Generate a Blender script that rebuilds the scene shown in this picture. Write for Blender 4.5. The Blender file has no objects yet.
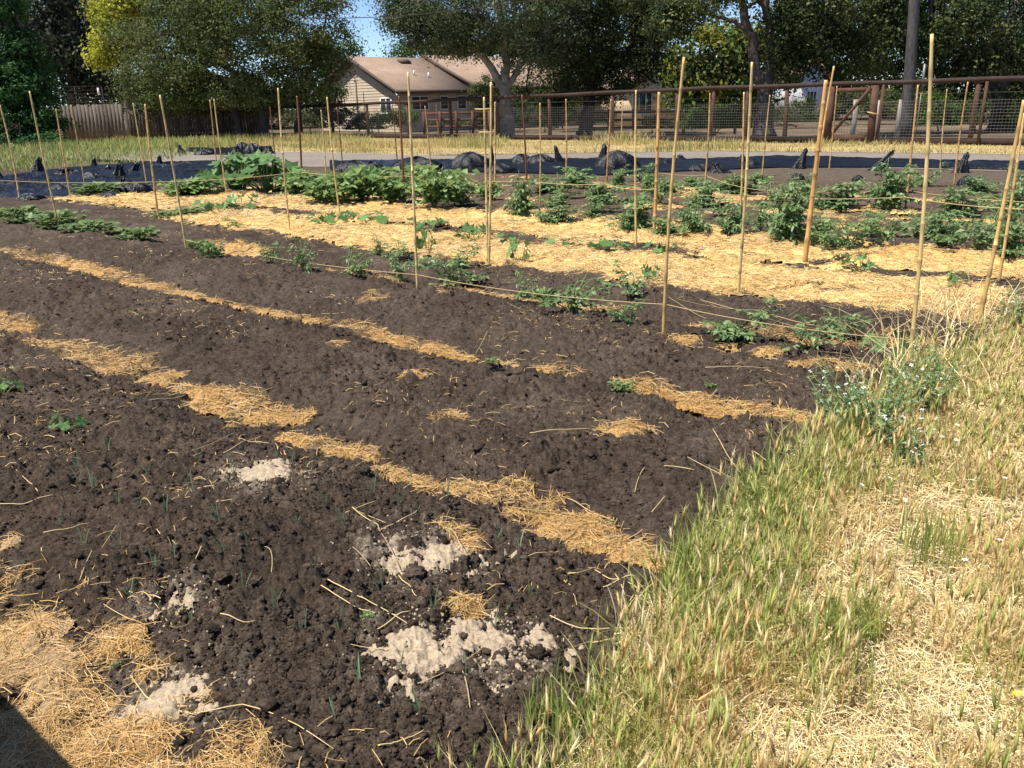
import bpy, math, random
import numpy as np
from mathutils import Vector
rng = np.random.default_rng(11)
random.seed(11)
scene = bpy.context.scene
COL = scene.collection
PI = math.pi

# ------------------------------------------------------------------ camera
F = 827.0; CH = 1.6; PITCH = math.radians(18.65); ROLL = math.radians(1.2)
_f = np.array([0, math.cos(PITCH), -math.sin(PITCH)]); _r = np.array([1.0, 0, 0]); _u = np.cross(_r, _f)
CR = math.cos(ROLL) * _r - math.sin(ROLL) * _u
CU = math.sin(ROLL) * _r + math.cos(ROLL) * _u
CP = np.array([0, 0, CH])

def ray(px, py): return CR * (px - 512) / F + CU * (384 - py) / F + _f
def gp(px, py, z=0.0):
    d = ray(px, py); return CP + d * ((z - CH) / d[2])
def at(px, py, Y):
    d = ray(px, py); return CP + d * (Y / d[1])
# garden frame: u runs along the crop rows (away to the left), v across them
AU = np.array([-.773, .634]); AV = np.array([.634, .773])
def to_uv(x, y): return AU[0] * x + AU[1] * y, AV[0] * x + AV[1] * y
def from_uv(u, v): return u * AU[0] + v * AV[0], u * AU[1] + v * AV[1]
def on_v(px, py, v):
    d = ray(px, py); t = v / (d[0] * AV[0] + d[1] * AV[1]); return CP + d * t

cam = bpy.data.cameras.new('camera'); camo = bpy.data.objects.new('camera', cam); COL.objects.link(camo)
cam.sensor_width = 36; cam.lens = 36 * F / 1024; cam.clip_start = .05; cam.clip_end = 3000
from mathutils import Matrix
M = Matrix.Identity(4)
for i in range(3):
    M[i][0] = CR[i]; M[i][1] = CU[i]; M[i][2] = -_f[i]; M[i][3] = CP[i]
camo.matrix_world = M
scene.camera = camo

# ------------------------------------------------------------------ light
SUN = np.array([-.87, -.36]); SUN = SUN / np.linalg.norm(SUN); EL = math.radians(62)
sdir = Vector((SUN[0] * math.cos(EL), SUN[1] * math.cos(EL), math.sin(EL)))
sl = bpy.data.lights.new('sun', 'SUN'); sl.energy = 5.0; sl.angle = math.radians(.53); sl.color = (1, .95, .86)
so = bpy.data.objects.new('sun', sl); COL.objects.link(so); so.location = (-20, 10, 40)
so.rotation_euler = sdir.to_track_quat('Z', 'Y').to_euler()
w = bpy.data.worlds.new('World'); scene.world = w; w.use_nodes = True
nt = w.node_tree; bg = nt.nodes['Background']
sky = nt.nodes.new('ShaderNodeTexSky'); sky.sky_type = 'NISHITA'; sky.sun_disc = False
sky.sun_elevation = EL; sky.sun_rotation = math.atan2(SUN[0], SUN[1])
sky.air_density = .6; sky.dust_density = .05; sky.ozone_density = 3.0
nt.links.new(sky.outputs[0], bg.inputs[0]); bg.inputs[1].default_value = .11
vs = scene.view_settings; vs.view_transform = 'Standard'; vs.look = 'None'; vs.gamma = 1; vs.exposure = .68
scene.cycles.max_bounces = 6; scene.cycles.transparent_max_bounces = 8

# ------------------------------------------------------------------ noise
def _hash(ix, iy, s):
    h = (ix.astype(np.int64) * 374761393 + iy.astype(np.int64) * 668265263 + s * 974634777) & 0xFFFFFFFF
    h = ((h ^ (h >> 13)) * 1274126177) & 0xFFFFFFFF
    return ((h ^ (h >> 16)) & 0xFFFF) / 65535.0
def vnoise(x, y, s=0):
    x = np.asarray(x, float); y = np.asarray(y, float)
    ix = np.floor(x); iy = np.floor(y); fx = x - ix; fy = y - iy
    fx = fx * fx * (3 - 2 * fx); fy = fy * fy * (3 - 2 * fy)
    a = _hash(ix, iy, s); b = _hash(ix + 1, iy, s); c = _hash(ix, iy + 1, s); d = _hash(ix + 1, iy + 1, s)
    return (a * (1 - fx) + b * fx) * (1 - fy) + (c * (1 - fx) + d * fx) * fy
def fbm(x, y, s=0, o=4):
    r = 0; a = .5; t = 0
    for k in range(o):
        r = r + a * vnoise(x, y, s + k * 17); t += a; a *= .5
        x, y = x * 1.93 + y * .31 + 5.1, y * 1.93 - x * .31 + 1.7
    return r / t
def clodn(x, y, s=0):
    """rounded lumps: for every cell one dome of random radius and height"""
    ix = np.floor(x); iy = np.floor(y); out = np.zeros_like(x)
    for dx in (-1, 0, 1):
        for dy in (-1, 0, 1):
            cx = ix + dx; cy = iy + dy
            px = cx + .15 + .7 * _hash(cx, cy, s); py = cy + .15 + .7 * _hash(cx, cy, s + 1)
            R = .25 + .5 * _hash(cx, cy, s + 2); h = _hash(cx, cy, s + 3)
            d2 = ((x - px) ** 2 + (y - py) ** 2) / (R * R)
            out = np.maximum(out, np.sqrt(np.clip(1 - d2, 0, 1)) * R * h)
    return out
def sst(a, b, x):
    t = np.clip((x - a) / (b - a), 0, 1); return t * t * (3 - 2 * t)

# ------------------------------------------------------------------ mesh building
class MB:
    def __init__(s): s.v = []; s.f = []; s.c = []; s.n = 0
    def add(s, V, faces, col=(1, 1, 1)):
        V = np.asarray(V, float).reshape(-1, 3)
        for q in faces:
            q = np.asarray(q, np.int64)
            if q.size: s.f.append(q + s.n)
        c = np.asarray(col, float)
        if c.ndim == 1: c = np.broadcast_to(c, (len(V), 3))
        s.v.append(V); s.c.append(c); s.n += len(V)
    def box(s, c, size, ax=None, col=(1, 1, 1)):
        c = np.asarray(c, float); h = np.asarray(size, float) / 2
        A = np.eye(3) if ax is None else np.asarray(ax, float)
        V = [c + A[0] * h[0] * i + A[1] * h[1] * j + A[2] * h[2] * k for k in (-1, 1) for j in (-1, 1) for i in (-1, 1)]
        s.add(V, [[(0, 2, 3, 1), (4, 5, 7, 6), (0, 1, 5, 4), (2, 6, 7, 3), (0, 4, 6, 2), (1, 3, 7, 5)]], col)
    def poly(s, pts, col=(1, 1, 1)): s.add(pts, [[list(range(len(pts)))]], col)
    def prism(s, pts, d, col=(1, 1, 1)):
        pts = np.asarray(pts, float); n = len(pts); d = np.asarray(d, float)
        V = np.vstack([pts, pts + d])
        s.add(V, [[list(range(n))[::-1]], [list(range(n, 2 * n))], [[i, (i + 1) % n, n + (i + 1) % n, n + i] for i in range(n)]], col)
    def tube(s, pts, rad, sides=6, col=(1, 1, 1), cap=True):
        pts = np.asarray(pts, float); n = len(pts); rad = np.broadcast_to(np.asarray(rad, float), (n,))
        T = np.gradient(pts, axis=0); T /= np.linalg.norm(T, axis=1)[:, None] + 1e-9
        ref = np.array([1.0, 0, 0]) if abs(T[:, 0]).mean() < .7 else np.array([0, 1.0, 0])
        A = np.cross(T, ref); A /= np.linalg.norm(A, axis=1)[:, None] + 1e-9; B = np.cross(T, A)
        th = np.arange(sides) * 2 * PI / sides
        V = pts[:, None] + rad[:, None, None] * (np.cos(th)[None, :, None] * A[:, None] + np.sin(th)[None, :, None] * B[:, None])
        i = np.arange(n - 1)[:, None] * sides; j = np.arange(sides)[None]; k = (j + 1) % sides
        Q = np.stack([i + j, i + k, i + sides + k, i + sides + j], -1).reshape(-1, 4)
        fs = [Q]
        if cap: fs += [[list(range(sides))[::-1]], [list(range((n - 1) * sides, n * sides))]]
        c = np.asarray(col, float)
        if c.ndim == 2: c = np.repeat(c, sides, axis=0)
        s.add(V.reshape(-1, 3), fs, c)
    def mesh(s, name, mat, smooth=False):
        me = bpy.data.meshes.new(name)
        V = np.vstack(s.v); me.vertices.add(len(V)); me.vertices.foreach_set('co', V.astype(np.float32).ravel())
        L = np.concatenate([q.ravel() for q in s.f]); cnt = np.concatenate([np.full(len(q), q.shape[1]) for q in s.f])
        me.loops.add(len(L)); me.loops.foreach_set('vertex_index', L.astype(np.int32))
        me.polygons.add(len(cnt)); st = np.concatenate([[0], np.cumsum(cnt)[:-1]])
        me.polygons.foreach_set('loop_start', st.astype(np.int32))
        at_ = me.color_attributes.new('col', 'FLOAT_COLOR', 'POINT')
        C4 = np.ones((len(V), 4), np.float32); C4[:, :3] = np.vstack(s.c); at_.data.foreach_set('color', C4.ravel())
        me.materials.append(mat)
        me.update(calc_edges=True); me.validate()
        if smooth: me.shade_smooth()
        return me
    def build(s, name, mat, parent=None, smooth=False):
        o = bpy.data.objects.new(name, s.mesh(name, mat, smooth)); COL.objects.link(o)
        if parent is not None: o.parent = parent
        return o

def tag(o, label=None, cat=None, group=None, kind=None):
    if label: o['label'] = label
    if cat: o['category'] = cat
    if group: o['group'] = group
    if kind: o['kind'] = kind
    return o
def empty(name, loc, rz=0, sc=1):
    o = bpy.data.objects.new(name, None); COL.objects.link(o); o.location = loc; o.rotation_euler = (0, 0, rz)
    o.scale = (sc, sc, sc); o.empty_display_size = .1; return o
def copy_tree(o, parent=None):
    c = o.copy(); COL.objects.link(c)
    if parent is not None: c.parent = parent
    for ch in list(o.children): copy_tree(ch, c)
    return c
def nrm(v): return v / (np.linalg.norm(v, axis=-1, keepdims=True) + 1e-9)

def leaves(mb, P, D, N, L, W, cup, col):
    """folded pointed leaves"""
    P = np.asarray(P); n = len(P); D = nrm(D); S = nrm(np.cross(D, N)); N = np.cross(S, D)
    L = np.broadcast_to(L, (n,))[:, None]; W = np.broadcast_to(W, (n,))[:, None]
    b = P; c = P + D * L * .5; r = P + D * L * .42 + S * W / 2 + N * W * cup; l = P + D * L * .42 - S * W / 2 + N * W * cup
    t = P + D * L - N * L * .15
    V = np.stack([b, r, t, l, c], 1).reshape(-1, 3); k = np.arange(n)[:, None] * 5
    T = np.concatenate([k + np.array(q)[None] for q in ((0, 1, 4), (1, 2, 4), (2, 3, 4), (3, 0, 4))])
    mb.add(V, [T], np.repeat(np.broadcast_to(col, (n, 3)), 5, axis=0))
def diamonds(mb, P, D, N, L, W, col):
    P = np.asarray(P); n = len(P); D = nrm(D); S = nrm(np.cross(D, N)); N = np.cross(S, D)
    L = np.broadcast_to(L, (n,))[:, None]; W = np.broadcast_to(W, (n,))[:, None]
    V = np.stack([P - D * L / 2, P + S * W / 2 + N * W * .15, P + D * L / 2, P - S * W / 2 + N * W * .15], 1).reshape(-1, 3)
    mb.add(V, [np.arange(n)[:, None] * 4 + np.arange(4)[None]], np.repeat(col, 4, axis=0))
def ribbons(mb, P, ang, L, W, rise, col, tilt=None):
    """lying straw: two-segment ribbons, a little arched"""
    n = len(P); d = np.stack([np.cos(ang), np.sin(ang), rng.normal(0, .12, n) if tilt is None else tilt], 1)
    s = np.stack([-np.sin(ang), np.cos(ang), rng.normal(0, .7, n)], 1); s = nrm(s)
    L = np.broadcast_to(L, (n,))[:, None]; W = np.broadcast_to(W, (n,))[:, None]
    bend = s * (rng.normal(0, .06, n)[:, None] * L)
    a = P - d * L / 2; m = P + bend; m[:, 2] += rise; b = P + d * L / 2
    V = np.stack([a - s * W / 2, a + s * W / 2, m - s * W / 2, m + s * W / 2, b - s * W / 2, b + s * W / 2], 1).reshape(-1, 3)
    k = np.arange(n)[:, None] * 6
    Q = np.concatenate([k + np.array(q)[None] for q in ((0, 1, 3, 2), (2, 3, 5, 4))])
    mb.add(V, [Q], np.repeat(col, 6, axis=0))
def blades(mb, P, h, wd, lean, ang, col, tipcol=None):
    """grass blades, three segments, curved"""
    n = len(P); d = np.stack([np.cos(ang), np.sin(ang), np.zeros(n)], 1)
    fa = rng.uniform(0, PI, n); s = np.stack([np.cos(fa), np.sin(fa), np.zeros(n)], 1)
    h = np.broadcast_to(h, (n,)); lean = np.broadcast_to(lean, (n,)); wd = np.broadcast_to(wd, (n,))
    vs_ = []
    cs = []
    tipcol = col if tipcol is None else tipcol
    for t, wf in ((0, .8), (.4, 1), (.75, .7)):
        c = P + d * (lean * h * t * t)[:, None]; c[:, 2] += h * (t - .25 * np.clip(lean, 0, 1.5) * t * t)
        vs_ += [c - s * (wd * wf / 2)[:, None], c + s * (wd * wf / 2)[:, None]]
        cc = col * (1 - t) + tipcol * t; cs += [cc, cc]
    c = P + d * (lean * h)[:, None]; c[:, 2] += h * (1 - .25 * np.clip(lean, 0, 1.5)); vs_.append(c); cs.append(tipcol)
    V = np.stack(vs_, 1).reshape(-1, 3); k = np.arange(n)[:, None] * 7
    mb.add(V, [np.concatenate([k + np.array(q)[None] for q in ((0, 1, 3, 2), (2, 3, 5, 4))]), k + np.array([4, 5, 6])[None]], np.stack(cs, 1).reshape(-1, 3))

# ------------------------------------------------------------------ materials
def mat(name, base=None, rough=.8, attr=False, noise=None, bump=None, spec=.3, transl=0, metallic=0, var=None, stretch=None):
    """base colour or the mesh's own colour attribute, broken up by object-space noise"""
    m = bpy.data.materials.new(name); m.use_nodes = True; n = m.node_tree.nodes; l = m.node_tree.links
    b = n['Principled BSDF']; b.inputs['Roughness'].default_value = rough; b.inputs['Specular IOR Level'].default_value = spec
    b.inputs['Metallic'].default_value = metallic
    if attr:
        a = n.new('ShaderNodeAttribute'); a.attribute_name = 'col'; c = a.outputs['Color']
    else:
        a = n.new('ShaderNodeRGB'); a.outputs[0].default_value = (*base, 1); c = a.outputs[0]
    tc = n.new('ShaderNodeTexCoord'); co = tc.outputs['Object']
    if stretch:
        mp = n.new('ShaderNodeMapping'); mp.inputs['Scale'].default_value = stretch; l.new(co, mp.inputs['Vector']); co = mp.outputs[0]
    if noise:
        for sc, lo, hi in noise:
            t = n.new('ShaderNodeTexNoise'); t.inputs['Scale'].default_value = sc; t.inputs['Detail'].default_value = 5; l.new(co, t.inputs['Vector'])
            r = n.new('ShaderNodeMapRange'); r.inputs[1].default_value = .3; r.inputs[2].default_value = .7
            r.inputs[3].default_value = lo; r.inputs[4].default_value = hi; l.new(t.outputs['Fac'], r.inputs[0])
            x = n.new('ShaderNodeMix'); x.data_type = 'RGBA'; x.blend_type = 'MULTIPLY'; x.inputs[0].default_value = 1
            l.new(c, x.inputs[6]); l.new(r.outputs[0], x.inputs[7]); c = x.outputs[2]
    if var:   # a second colour in noise patches
        sc, c2, lo, hi = var
        t = n.new('ShaderNodeTexNoise'); t.inputs['Scale'].default_value = sc; t.inputs['Detail'].default_value = 6; l.new(co, t.inputs['Vector'])
        r = n.new('ShaderNodeMapRange'); r.inputs[1].default_value = lo; r.inputs[2].default_value = hi; l.new(t.outputs['Fac'], r.inputs[0])
        x = n.new('ShaderNodeMix'); x.data_type = 'RGBA'; l.new(r.outputs[0], x.inputs[0]); l.new(c, x.inputs[6]); x.inputs[7].default_value = (*c2, 1); c = x.outputs[2]
    l.new(c, b.inputs['Base Color'])
    if bump:
        for sc, st, ds in bump:
            t = n.new('ShaderNodeTexNoise'); t.inputs['Scale'].default_value = sc; t.inputs['Detail'].default_value = 6; t.inputs['Roughness'].default_value = .65; l.new(co, t.inputs['Vector'])
            bp = n.new('ShaderNodeBump'); bp.inputs['Strength'].default_value = st; bp.inputs['Distance'].default_value = ds
            l.new(t.outputs['Fac'], bp.inputs['Height'])
            if b.inputs['Normal'].is_linked: l.new(b.inputs['Normal'].links[0].from_socket, bp.inputs['Normal'])
            l.new(bp.outputs[0], b.inputs['Normal'])
    if transl:
        t = n.new('ShaderNodeBsdfTranslucent'); l.new(c, t.inputs['Color']); x = n.new('ShaderNodeMixShader'); x.inputs[0].default_value = transl
        l.new(b.outputs[0], x.inputs[1]); l.new(t.outputs[0], x.inputs[2]); l.new(x.outputs[0], n['Material Output'].inputs['Surface'])
    return m
MT = dict(
    soil=mat('soil', attr=True, rough=.95, spec=.12, noise=[(5, .8, 1.18), (34, .55, 1.3), (120, .42, 1.4)], bump=[(60, .5, .02), (160, .8, .012), (420, .5, .005)]),
    straw_bed=mat('straw_bed', attr=True, rough=.7, spec=.3, noise=[(5, .8, 1.15), (120, .55, 1.4)], bump=[(130, .8, .015)]),
    straw=mat('straw', attr=True, rough=.55, spec=.4),
    sand=mat('sand', base=(.43, .34, .24), rough=.95, spec=.1, noise=[(14, .8, 1.1), (110, .7, 1.25)], bump=[(120, .7, .012)]),
    grass=mat('grass', attr=True, rough=.55, spec=.3, transl=.45),
    leaf=mat('leaf', attr=True, rough=.45, spec=.4, transl=.35),
    tree_leaf=mat('tree_leaf', attr=True, rough=.6, spec=.12, transl=.35),
    stem=mat('stem', base=(.16, .22, .07), rough=.6),
    bark=mat('bark', attr=True, rough=.9, noise=[(3, .7, 1.2), (14, .6, 1.3)], bump=[(10, .8, .05)], stretch=(1, 1, .25)),
    bamboo=mat('bamboo', attr=True, rough=.45, spec=.4, noise=[(6, .85, 1.1), (60, .85, 1.1)], stretch=(1, 1, .3)),
    twine=mat('twine', base=(.50, .37, .18), rough=.9),
    ground=mat('ground', base=(.12, .085, .055), rough=.95, noise=[(.15, .75, 1.2), (2, .75, 1.2), (30, .75, 1.25)], var=(.25, (.22, .165, .09), .52, .72), bump=[(25, .6, .03)]),  # base colour darkened to carry tree shade behind the fence
    gravel=mat('gravel', base=(.225, .19, .155), rough=.95, noise=[(.6, .85, 1.1), (8, .85, 1.12), (60, .7, 1.3)], bump=[(60, .7, .02)]),
    plastic=mat('plastic', base=(.006, .006, .008), rough=.30, spec=.32, noise=[(2.5, .7, 1.5)], var=(1.3, (.022, .021, .021), .55, .78), bump=[(9, .7, .05), (40, .4, .01)]),
    plastic_fold=mat('plastic_fold', base=(.010, .010, .013), rough=.3, spec=.34, bump=[(14, .8, .04), (50, .4, .01)]),
    rust=mat('rust', base=(.085, .042, .028), rough=.85, noise=[(3, .7, 1.3), (30, .7, 1.3)], bump=[(40, .4, .01)]),
    rail=mat('rail', base=(.038, .021, .016), rough=.8, noise=[(2, .7, 1.3), (25, .8, 1.2)]),
    wire=mat('wire', base=(.20, .19, .18), rough=.5, metallic=.5),
    wood=mat('wood', attr=True, rough=.85, noise=[(2, .75, 1.2), (18, .7, 1.25)], stretch=(1, 1, .15), bump=[(20, .4, .01)]),
    siding=mat('siding', attr=True, rough=.75, noise=[(1.5, .92, 1.05), (20, .95, 1.05)]),
    roof=mat('roof', base=(.275, .195, .142), rough=.9, noise=[(.8, .88, 1.1), (7, .82, 1.15)], stretch=(1, 1, 2.5)),
    trim=mat('trim', base=(.72, .70, .66), rough=.6),
    fascia=mat('fascia', base=(.10, .07, .055), rough=.7),
    glass=mat('glass', base=(.03, .04, .05), rough=.08, spec=.8),
    petal=mat('petal', base=(.85, .85, .80), rough=.6, transl=.2),
    yellow=mat('yellow', base=(.80, .52, .02), rough=.6),
)

# ------------------------------------------------------------------ garden terrain
def edge(v): return np.interp(v, (0, 1.3, 2.35, 4, 5.2, 6.7, 8, 30), (.86, .92, 1.12, 1.14, 1.04, .84, .8, .8)) + .10 * (fbm(v * 2.1, v * 0 + 3.3, 5, 3) - .5) * 2
FURROWS = (.72, 2.42, 4.02, 5.62)
def base_h(x, y):
    u, v = to_uv(x, y)
    soil = sst(-.10, .10, u - edge(v))
    z = np.zeros_like(u) + .03
    for vf in FURROWS:
        vw = vf + .06 * (fbm(u * .8, u * 0 + vf * 7, 9, 2) - .5) * 2
        z = z - .085 * np.exp(-((v - vw) / .27) ** 2)
    z = z * (1 - sst(6.2, 6.9, v)) + .01 * sst(6.2, 6.9, v)
    for vf, a in ((8.15, .03), (9.6, .05), (13.0, .05)):
        z = z + a * np.exp(-((v - vf) / .3) ** 2)
    z = z * (1 - sst(14, 16, v))
    z = z + .05 * (fbm(x * .8, y * .8, 3, 3) - .5) * (1 - sst(10, 15, v))
    return z * soil + (1 - soil) * (.0 + .03 * (fbm(x * 1.5, y * 1.5, 4, 3) - .5)), soil, u, v
STRAW_LINES = (   # straw left lying in the furrows: points seen along each furrow and half widths in metres
 ((-30,312,.12),(20,325,.12)), ((35,340,.07),(80,350,.11),(130,370,.13),(165,378,.09)), ((180,385,.05),(215,394,.10),(260,410,.11),(300,415,.05)), ((285,434,.05),(330,445,.07),(365,450,.04)),
 ((380,466,.05),(430,482,.07),(500,500,.09),(560,518,.10),(620,540,.08),(652,555,.04)), ((518,482,.03),(530,492,.03)),
 ((-30,245,.10),(80,264,.10),(150,285,.10),(222,298,.05)), ((228,303,.02),(300,315,.05),(320,320,.09)), ((345,325,.08),(400,338,.11),(470,352,.06)), ((498,360,.05),(578,373,.05)),
 ((612,380,.03),(640,385,.08),(700,397,.08),(760,408,.08),(805,417,.04)), ((215,245,.18),(260,250,.12)), ((330,272,.05),(380,285,.09),(400,290,.05)), ((440,288,.07),(530,300,.09),(620,308,.05)),
 ((690,322,.04),(780,333,.07),(850,350,.05)), ((800,372,.05),(860,377,.05)), ((880,345,.1),(960,362,.12)))
def straw_mask(x, y):
    u, v = to_uv(x, y); m = np.zeros_like(u)
    def band(vc, w, u0, u1, s, gap=.0):
        vw = vc + .07 * (fbm(u * .9, u * 0 + s, 21, 2) - .5) * 2
        ww = w * (.45 + 1.1 * fbm(u * 1.3, u * 0 + s + 5, 22, 2))
        g = sst(gap - .06, gap + .06, fbm(u * .8 + 3 * s, u * 0 + s * 1.7, 23, 3))
        return np.clip(1.25 - np.abs(v - vw) / ww, 0, 1) * sst(u0 - .1, u0 + .1, u) * (1 - sst(u1 - .1, u1 + .1, u)) * g
    wx = x + .05 * (fbm(x * 5, y * 5, 24, 3) - .5) * 2; wy = y + .05 * (fbm(x * 5, y * 5, 25, 3) - .5) * 2
    for line in STRAW_LINES:
        P = np.array([[*gp(a, b)[:2], w_] for a, b, w_ in line])
        for p, q in zip(P[:-1], P[1:]):
            d = q[:2] - p[:2]; t = np.clip(((wx - p[0]) * d[0] + (wy - p[1]) * d[1]) / (d @ d), 0, 1); w_ = p[2] + (q[2] - p[2]) * t
            m = np.maximum(m, np.clip(1.3 - np.hypot(wx - p[0] - t * d[0], wy - p[1] - t * d[1]) / (w_ * 1.25), 0, 1))
    m = np.maximum(m, .85 * sst(1.02, .72, v + .12 * (fbm(x * 3, y * 3, 27, 3) - .5) * 2) * sst(1.45, 1.85, u) * (1 - sst(3.2, 3.6, u)))
    wob = .22 * (fbm(u * .7, u * 0 + 2, 31, 3) - .5) * 2
    f = sst(6.35, 6.75, v + wob) * (1 - sst(7.65, 8.0, v + wob)) * sst(.9, 1.2, u) * (1 - sst(11.5, 13.5, u))
    f2 = sst(8.2, 8.55, v + wob) * (1 - sst(9.2, 10.0, v - wob)) * sst(.9, 1.2, u) * (1 - sst(15.5, 17.5, u))
    f3 = .75 * sst(6.9, 7.4, v) * (1 - sst(8.4, 8.9, v)) * sst(12.8, 13.6, u) * (1 - sst(16.8, 17.8, u))
    f4 = sst(.54, .70, fbm(u * 1.1, v * 3, 33, 3)) * .85 * sst(7.5, 7.9, v) * (1 - sst(8.3, 8.7, v)) * sst(.9, 1.3, u) * (1 - sst(12, 14, u))
    f5 = sst(.58, .72, fbm(u * .9, v * 2.2, 35, 3)) * .6 * sst(9.4, 10.0, v) * (1 - sst(13.5, 16.0, v)) * sst(.9, 1.3, u) * (1 - sst(15, 17, u))
    m = np.maximum.reduce([m, f, f2, f3, f4, f5])
    for px, py, r in ((680, 346, .08), (731, 352, .06), (768, 358, .08), (625, 438, .08), (450, 428, .05), (415, 384, .07), (342, 352, .05),
                      (440, 300, .06), (370, 306, .08), (455, 545, .045), (462, 620, .04), (470, 560, .03), (490, 296, .10), 
                      (180, 500, .02), (40, 435, .02)):
        c = gp(px, py); m = np.maximum(m, 1.1 * np.exp(-((x - c[0]) ** 2 + (y - c[1]) ** 2) / (r * r)))
    n = fbm(x * 9, y * 9, 41, 5)
    return np.clip(m + (n - .5) * 1.9 * (m > .02), 0, 1.3)

SAND = ((268, 482, .15, .5, 'small white sandy patch left of the middle straw furrow'), (420, 568, .17, .52, 'white crusted sandy patch under a tuft of straw'),
        (434, 660, .155, .52, 'largest white sandy patch at the near end of the soil'), (510, 660, .12, .52, 'white sandy patch against the near grass edge'),
        (172, 606, .12, .95, 'faint scattering of white crumbs on the near soil'), (168, 695, .13, .5, 'pale dusty patch in the near straw'))
nr, na = 860, 960
rr = 1.2 * np.exp(np.linspace(0, math.log(30 / 1.2), nr)); aa = np.radians(np.linspace(-50, 50, na))
GX = rr[:, None] * np.sin(aa)[None]; GY = rr[:, None] * np.cos(aa)[None]
GB, GS, GU, GV = base_h(GX, GY)
near = (1 - sst(5.5, 7, GV)); rough = (.92 + .12 * (1 - sst(2.0, 2.6, GV))) * near + .6 * (1 - near) * (1 - sst(12, 15, GV))
pat = .6 + .6 * sst(.3, .7, fbm(GX * 1.7, GY * 1.7, 51, 3))
WX = GX + .035 * (fbm(GX * 16, GY * 16, 54, 3) - .5) * 2; WY = GY + .035 * (fbm(GX * 16 + 7, GY * 16 + 3, 55, 3) - .5) * 2
WX2 = GX + .012 * (fbm(GX * 45, GY * 45, 56, 2) - .5) * 2; WY2 = GY + .012 * (fbm(GX * 45 + 7, GY * 45 + 3, 57, 2) - .5) * 2
det = .07 * clodn(WX / .11, WY / .11, 61) * sst(.45, .65, fbm(GX * 3.1, GY * 3.1, 52, 2)) * (GV < 7)
det = det + .042 * clodn(WX / .055, WY / .055, 67) + .026 * clodn(WX2 / .026 + 9, WY2 / .026, 71) + .014 * clodn(WX2 / .013, WY2 / .013, 72)
det = det + .06 * (fbm(GX * 4, GY * 4, 73, 5) - .5) + .034 * (np.abs(fbm(GX * 17, GY * 17, 79, 4) - .5) * 2)
det = det + .13 * (fbm(GX * 1.5, GY * 1.5, 74, 3) - .5)
GZ = GB + det * rough * pat * GS + (1 - GS) * (.025 * (fbm(GX * 9, GY * 9, 77, 4) - .5))
fade = 1 - sst(14, 17, GV); GZ = GZ * fade + .004
SM = straw_mask(GX, GY)
sc_ = np.stack(np.broadcast_arrays(.081, .059, .044), -1)
v1 = (.5 + .75 * fbm(GX * 1.2, GY * 1.2, 81, 4) + .35 * fbm(GX * 9, GY * 9, 82, 4))[..., None]
cr_ = (sst(.56, .74, fbm(GX * 2.1, GY * 3.1, 86, 5)) * .55)[..., None]; sc_ = sc_ * (1 - cr_) + np.array([.125, .092, .068]) * cr_
soilc = sc_ * v1
dry = sst(10, 11.5, GV)[..., None]; soilc = soilc * (1 - dry) + np.array([.12, .085, .06]) * v1 * dry
gr = sst(17.2, 18.6, GV)[..., None]; soilc = soilc * (1 - gr) + np.array([.13, .10, .075]) * gr
lit = np.array([.50, .37, .20]) * (.65 + .7 * fbm(GX * 4, GY * 4, 83, 4))[..., None]
pale = sst(.56, .68, fbm(GX * 2.3, GY * 2.3, 85, 3))[..., None]; lit = lit * (1 - pale) + np.array([.42, .35, .26]) * pale
chaff = (.38 * sst(.03, .45, SM) * (.4 + 1.2 * fbm(GX * 11, GY * 11, 87, 4)))[..., None]; soilc = soilc * (1 - chaff) + np.array([.36, .24, .11]) * chaff
for px, py, r, thr, lab in SAND:   # powder worked into the soil round each sandy patch
    c = gp(px, py); k_ = np.exp(-((GX - c[0]) ** 2 * .75 + (GY - c[1]) ** 2) / (r * r * 1.2)); k_ = (np.clip(k_ * 1.5, 0, 1) * sst(.42, .66, fbm(GX * 20, GY * 20, int(px) + 4, 5)) * (.75 if thr < .7 else .4))[..., None]; soilc = soilc * (1 - k_) + np.array([.40, .33, .25]) * k_
GC = soilc * GS[..., None] + lit * (1 - GS[..., None])
IDX = np.arange(nr * na).reshape(nr, na)
def sheet(Z, C, sel, r0=0):
    """part of the terrain grid as its own sheet"""
    q = np.stack([IDX[:-1, :-1], IDX[:-1, 1:], IDX[1:, 1:], IDX[1:, :-1]], -1)[:, ::1]
    ok = sel[:-1, :-1] & sel[:-1, 1:] & sel[1:, 1:] & sel[1:, :-1]
    q = q[ok]; used = np.unique(q); remap = np.full(nr * na, -1); remap[used] = np.arange(len(used))
    V = np.stack([GX.ravel()[used], GY.ravel()[used], Z.ravel()[used]], 1)
    mb = MB(); mb.add(V, [remap[q][:, ::-1]], C.reshape(-1, 3)[used]); return mb
o = sheet(GZ, GC, np.ones_like(GX, bool)).build('soil_bed', MT['soil'], smooth=True)
tag(o, 'dark tilled soil of the garden beds with dry strip along the right', 'soil', kind='structure')

def terr(x, y):
    """terrain height by lookup"""
    r = np.hypot(x, y); a = np.arctan2(x, y)
    i = np.clip(np.log(np.maximum(r, 1e-3) / 1.2) / math.log(30 / 1.2) * (nr - 1), 0, nr - 1.001); j = np.clip((a - aa[0]) / (aa[-1] - aa[0]) * (na - 1), 0, na - 1.001)
    return GZ[i.astype(int), j.astype(int)] * (r < 29.5)
def tz(x, y): return float(terr(np.array([x]), np.array([y]))[0])

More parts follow.
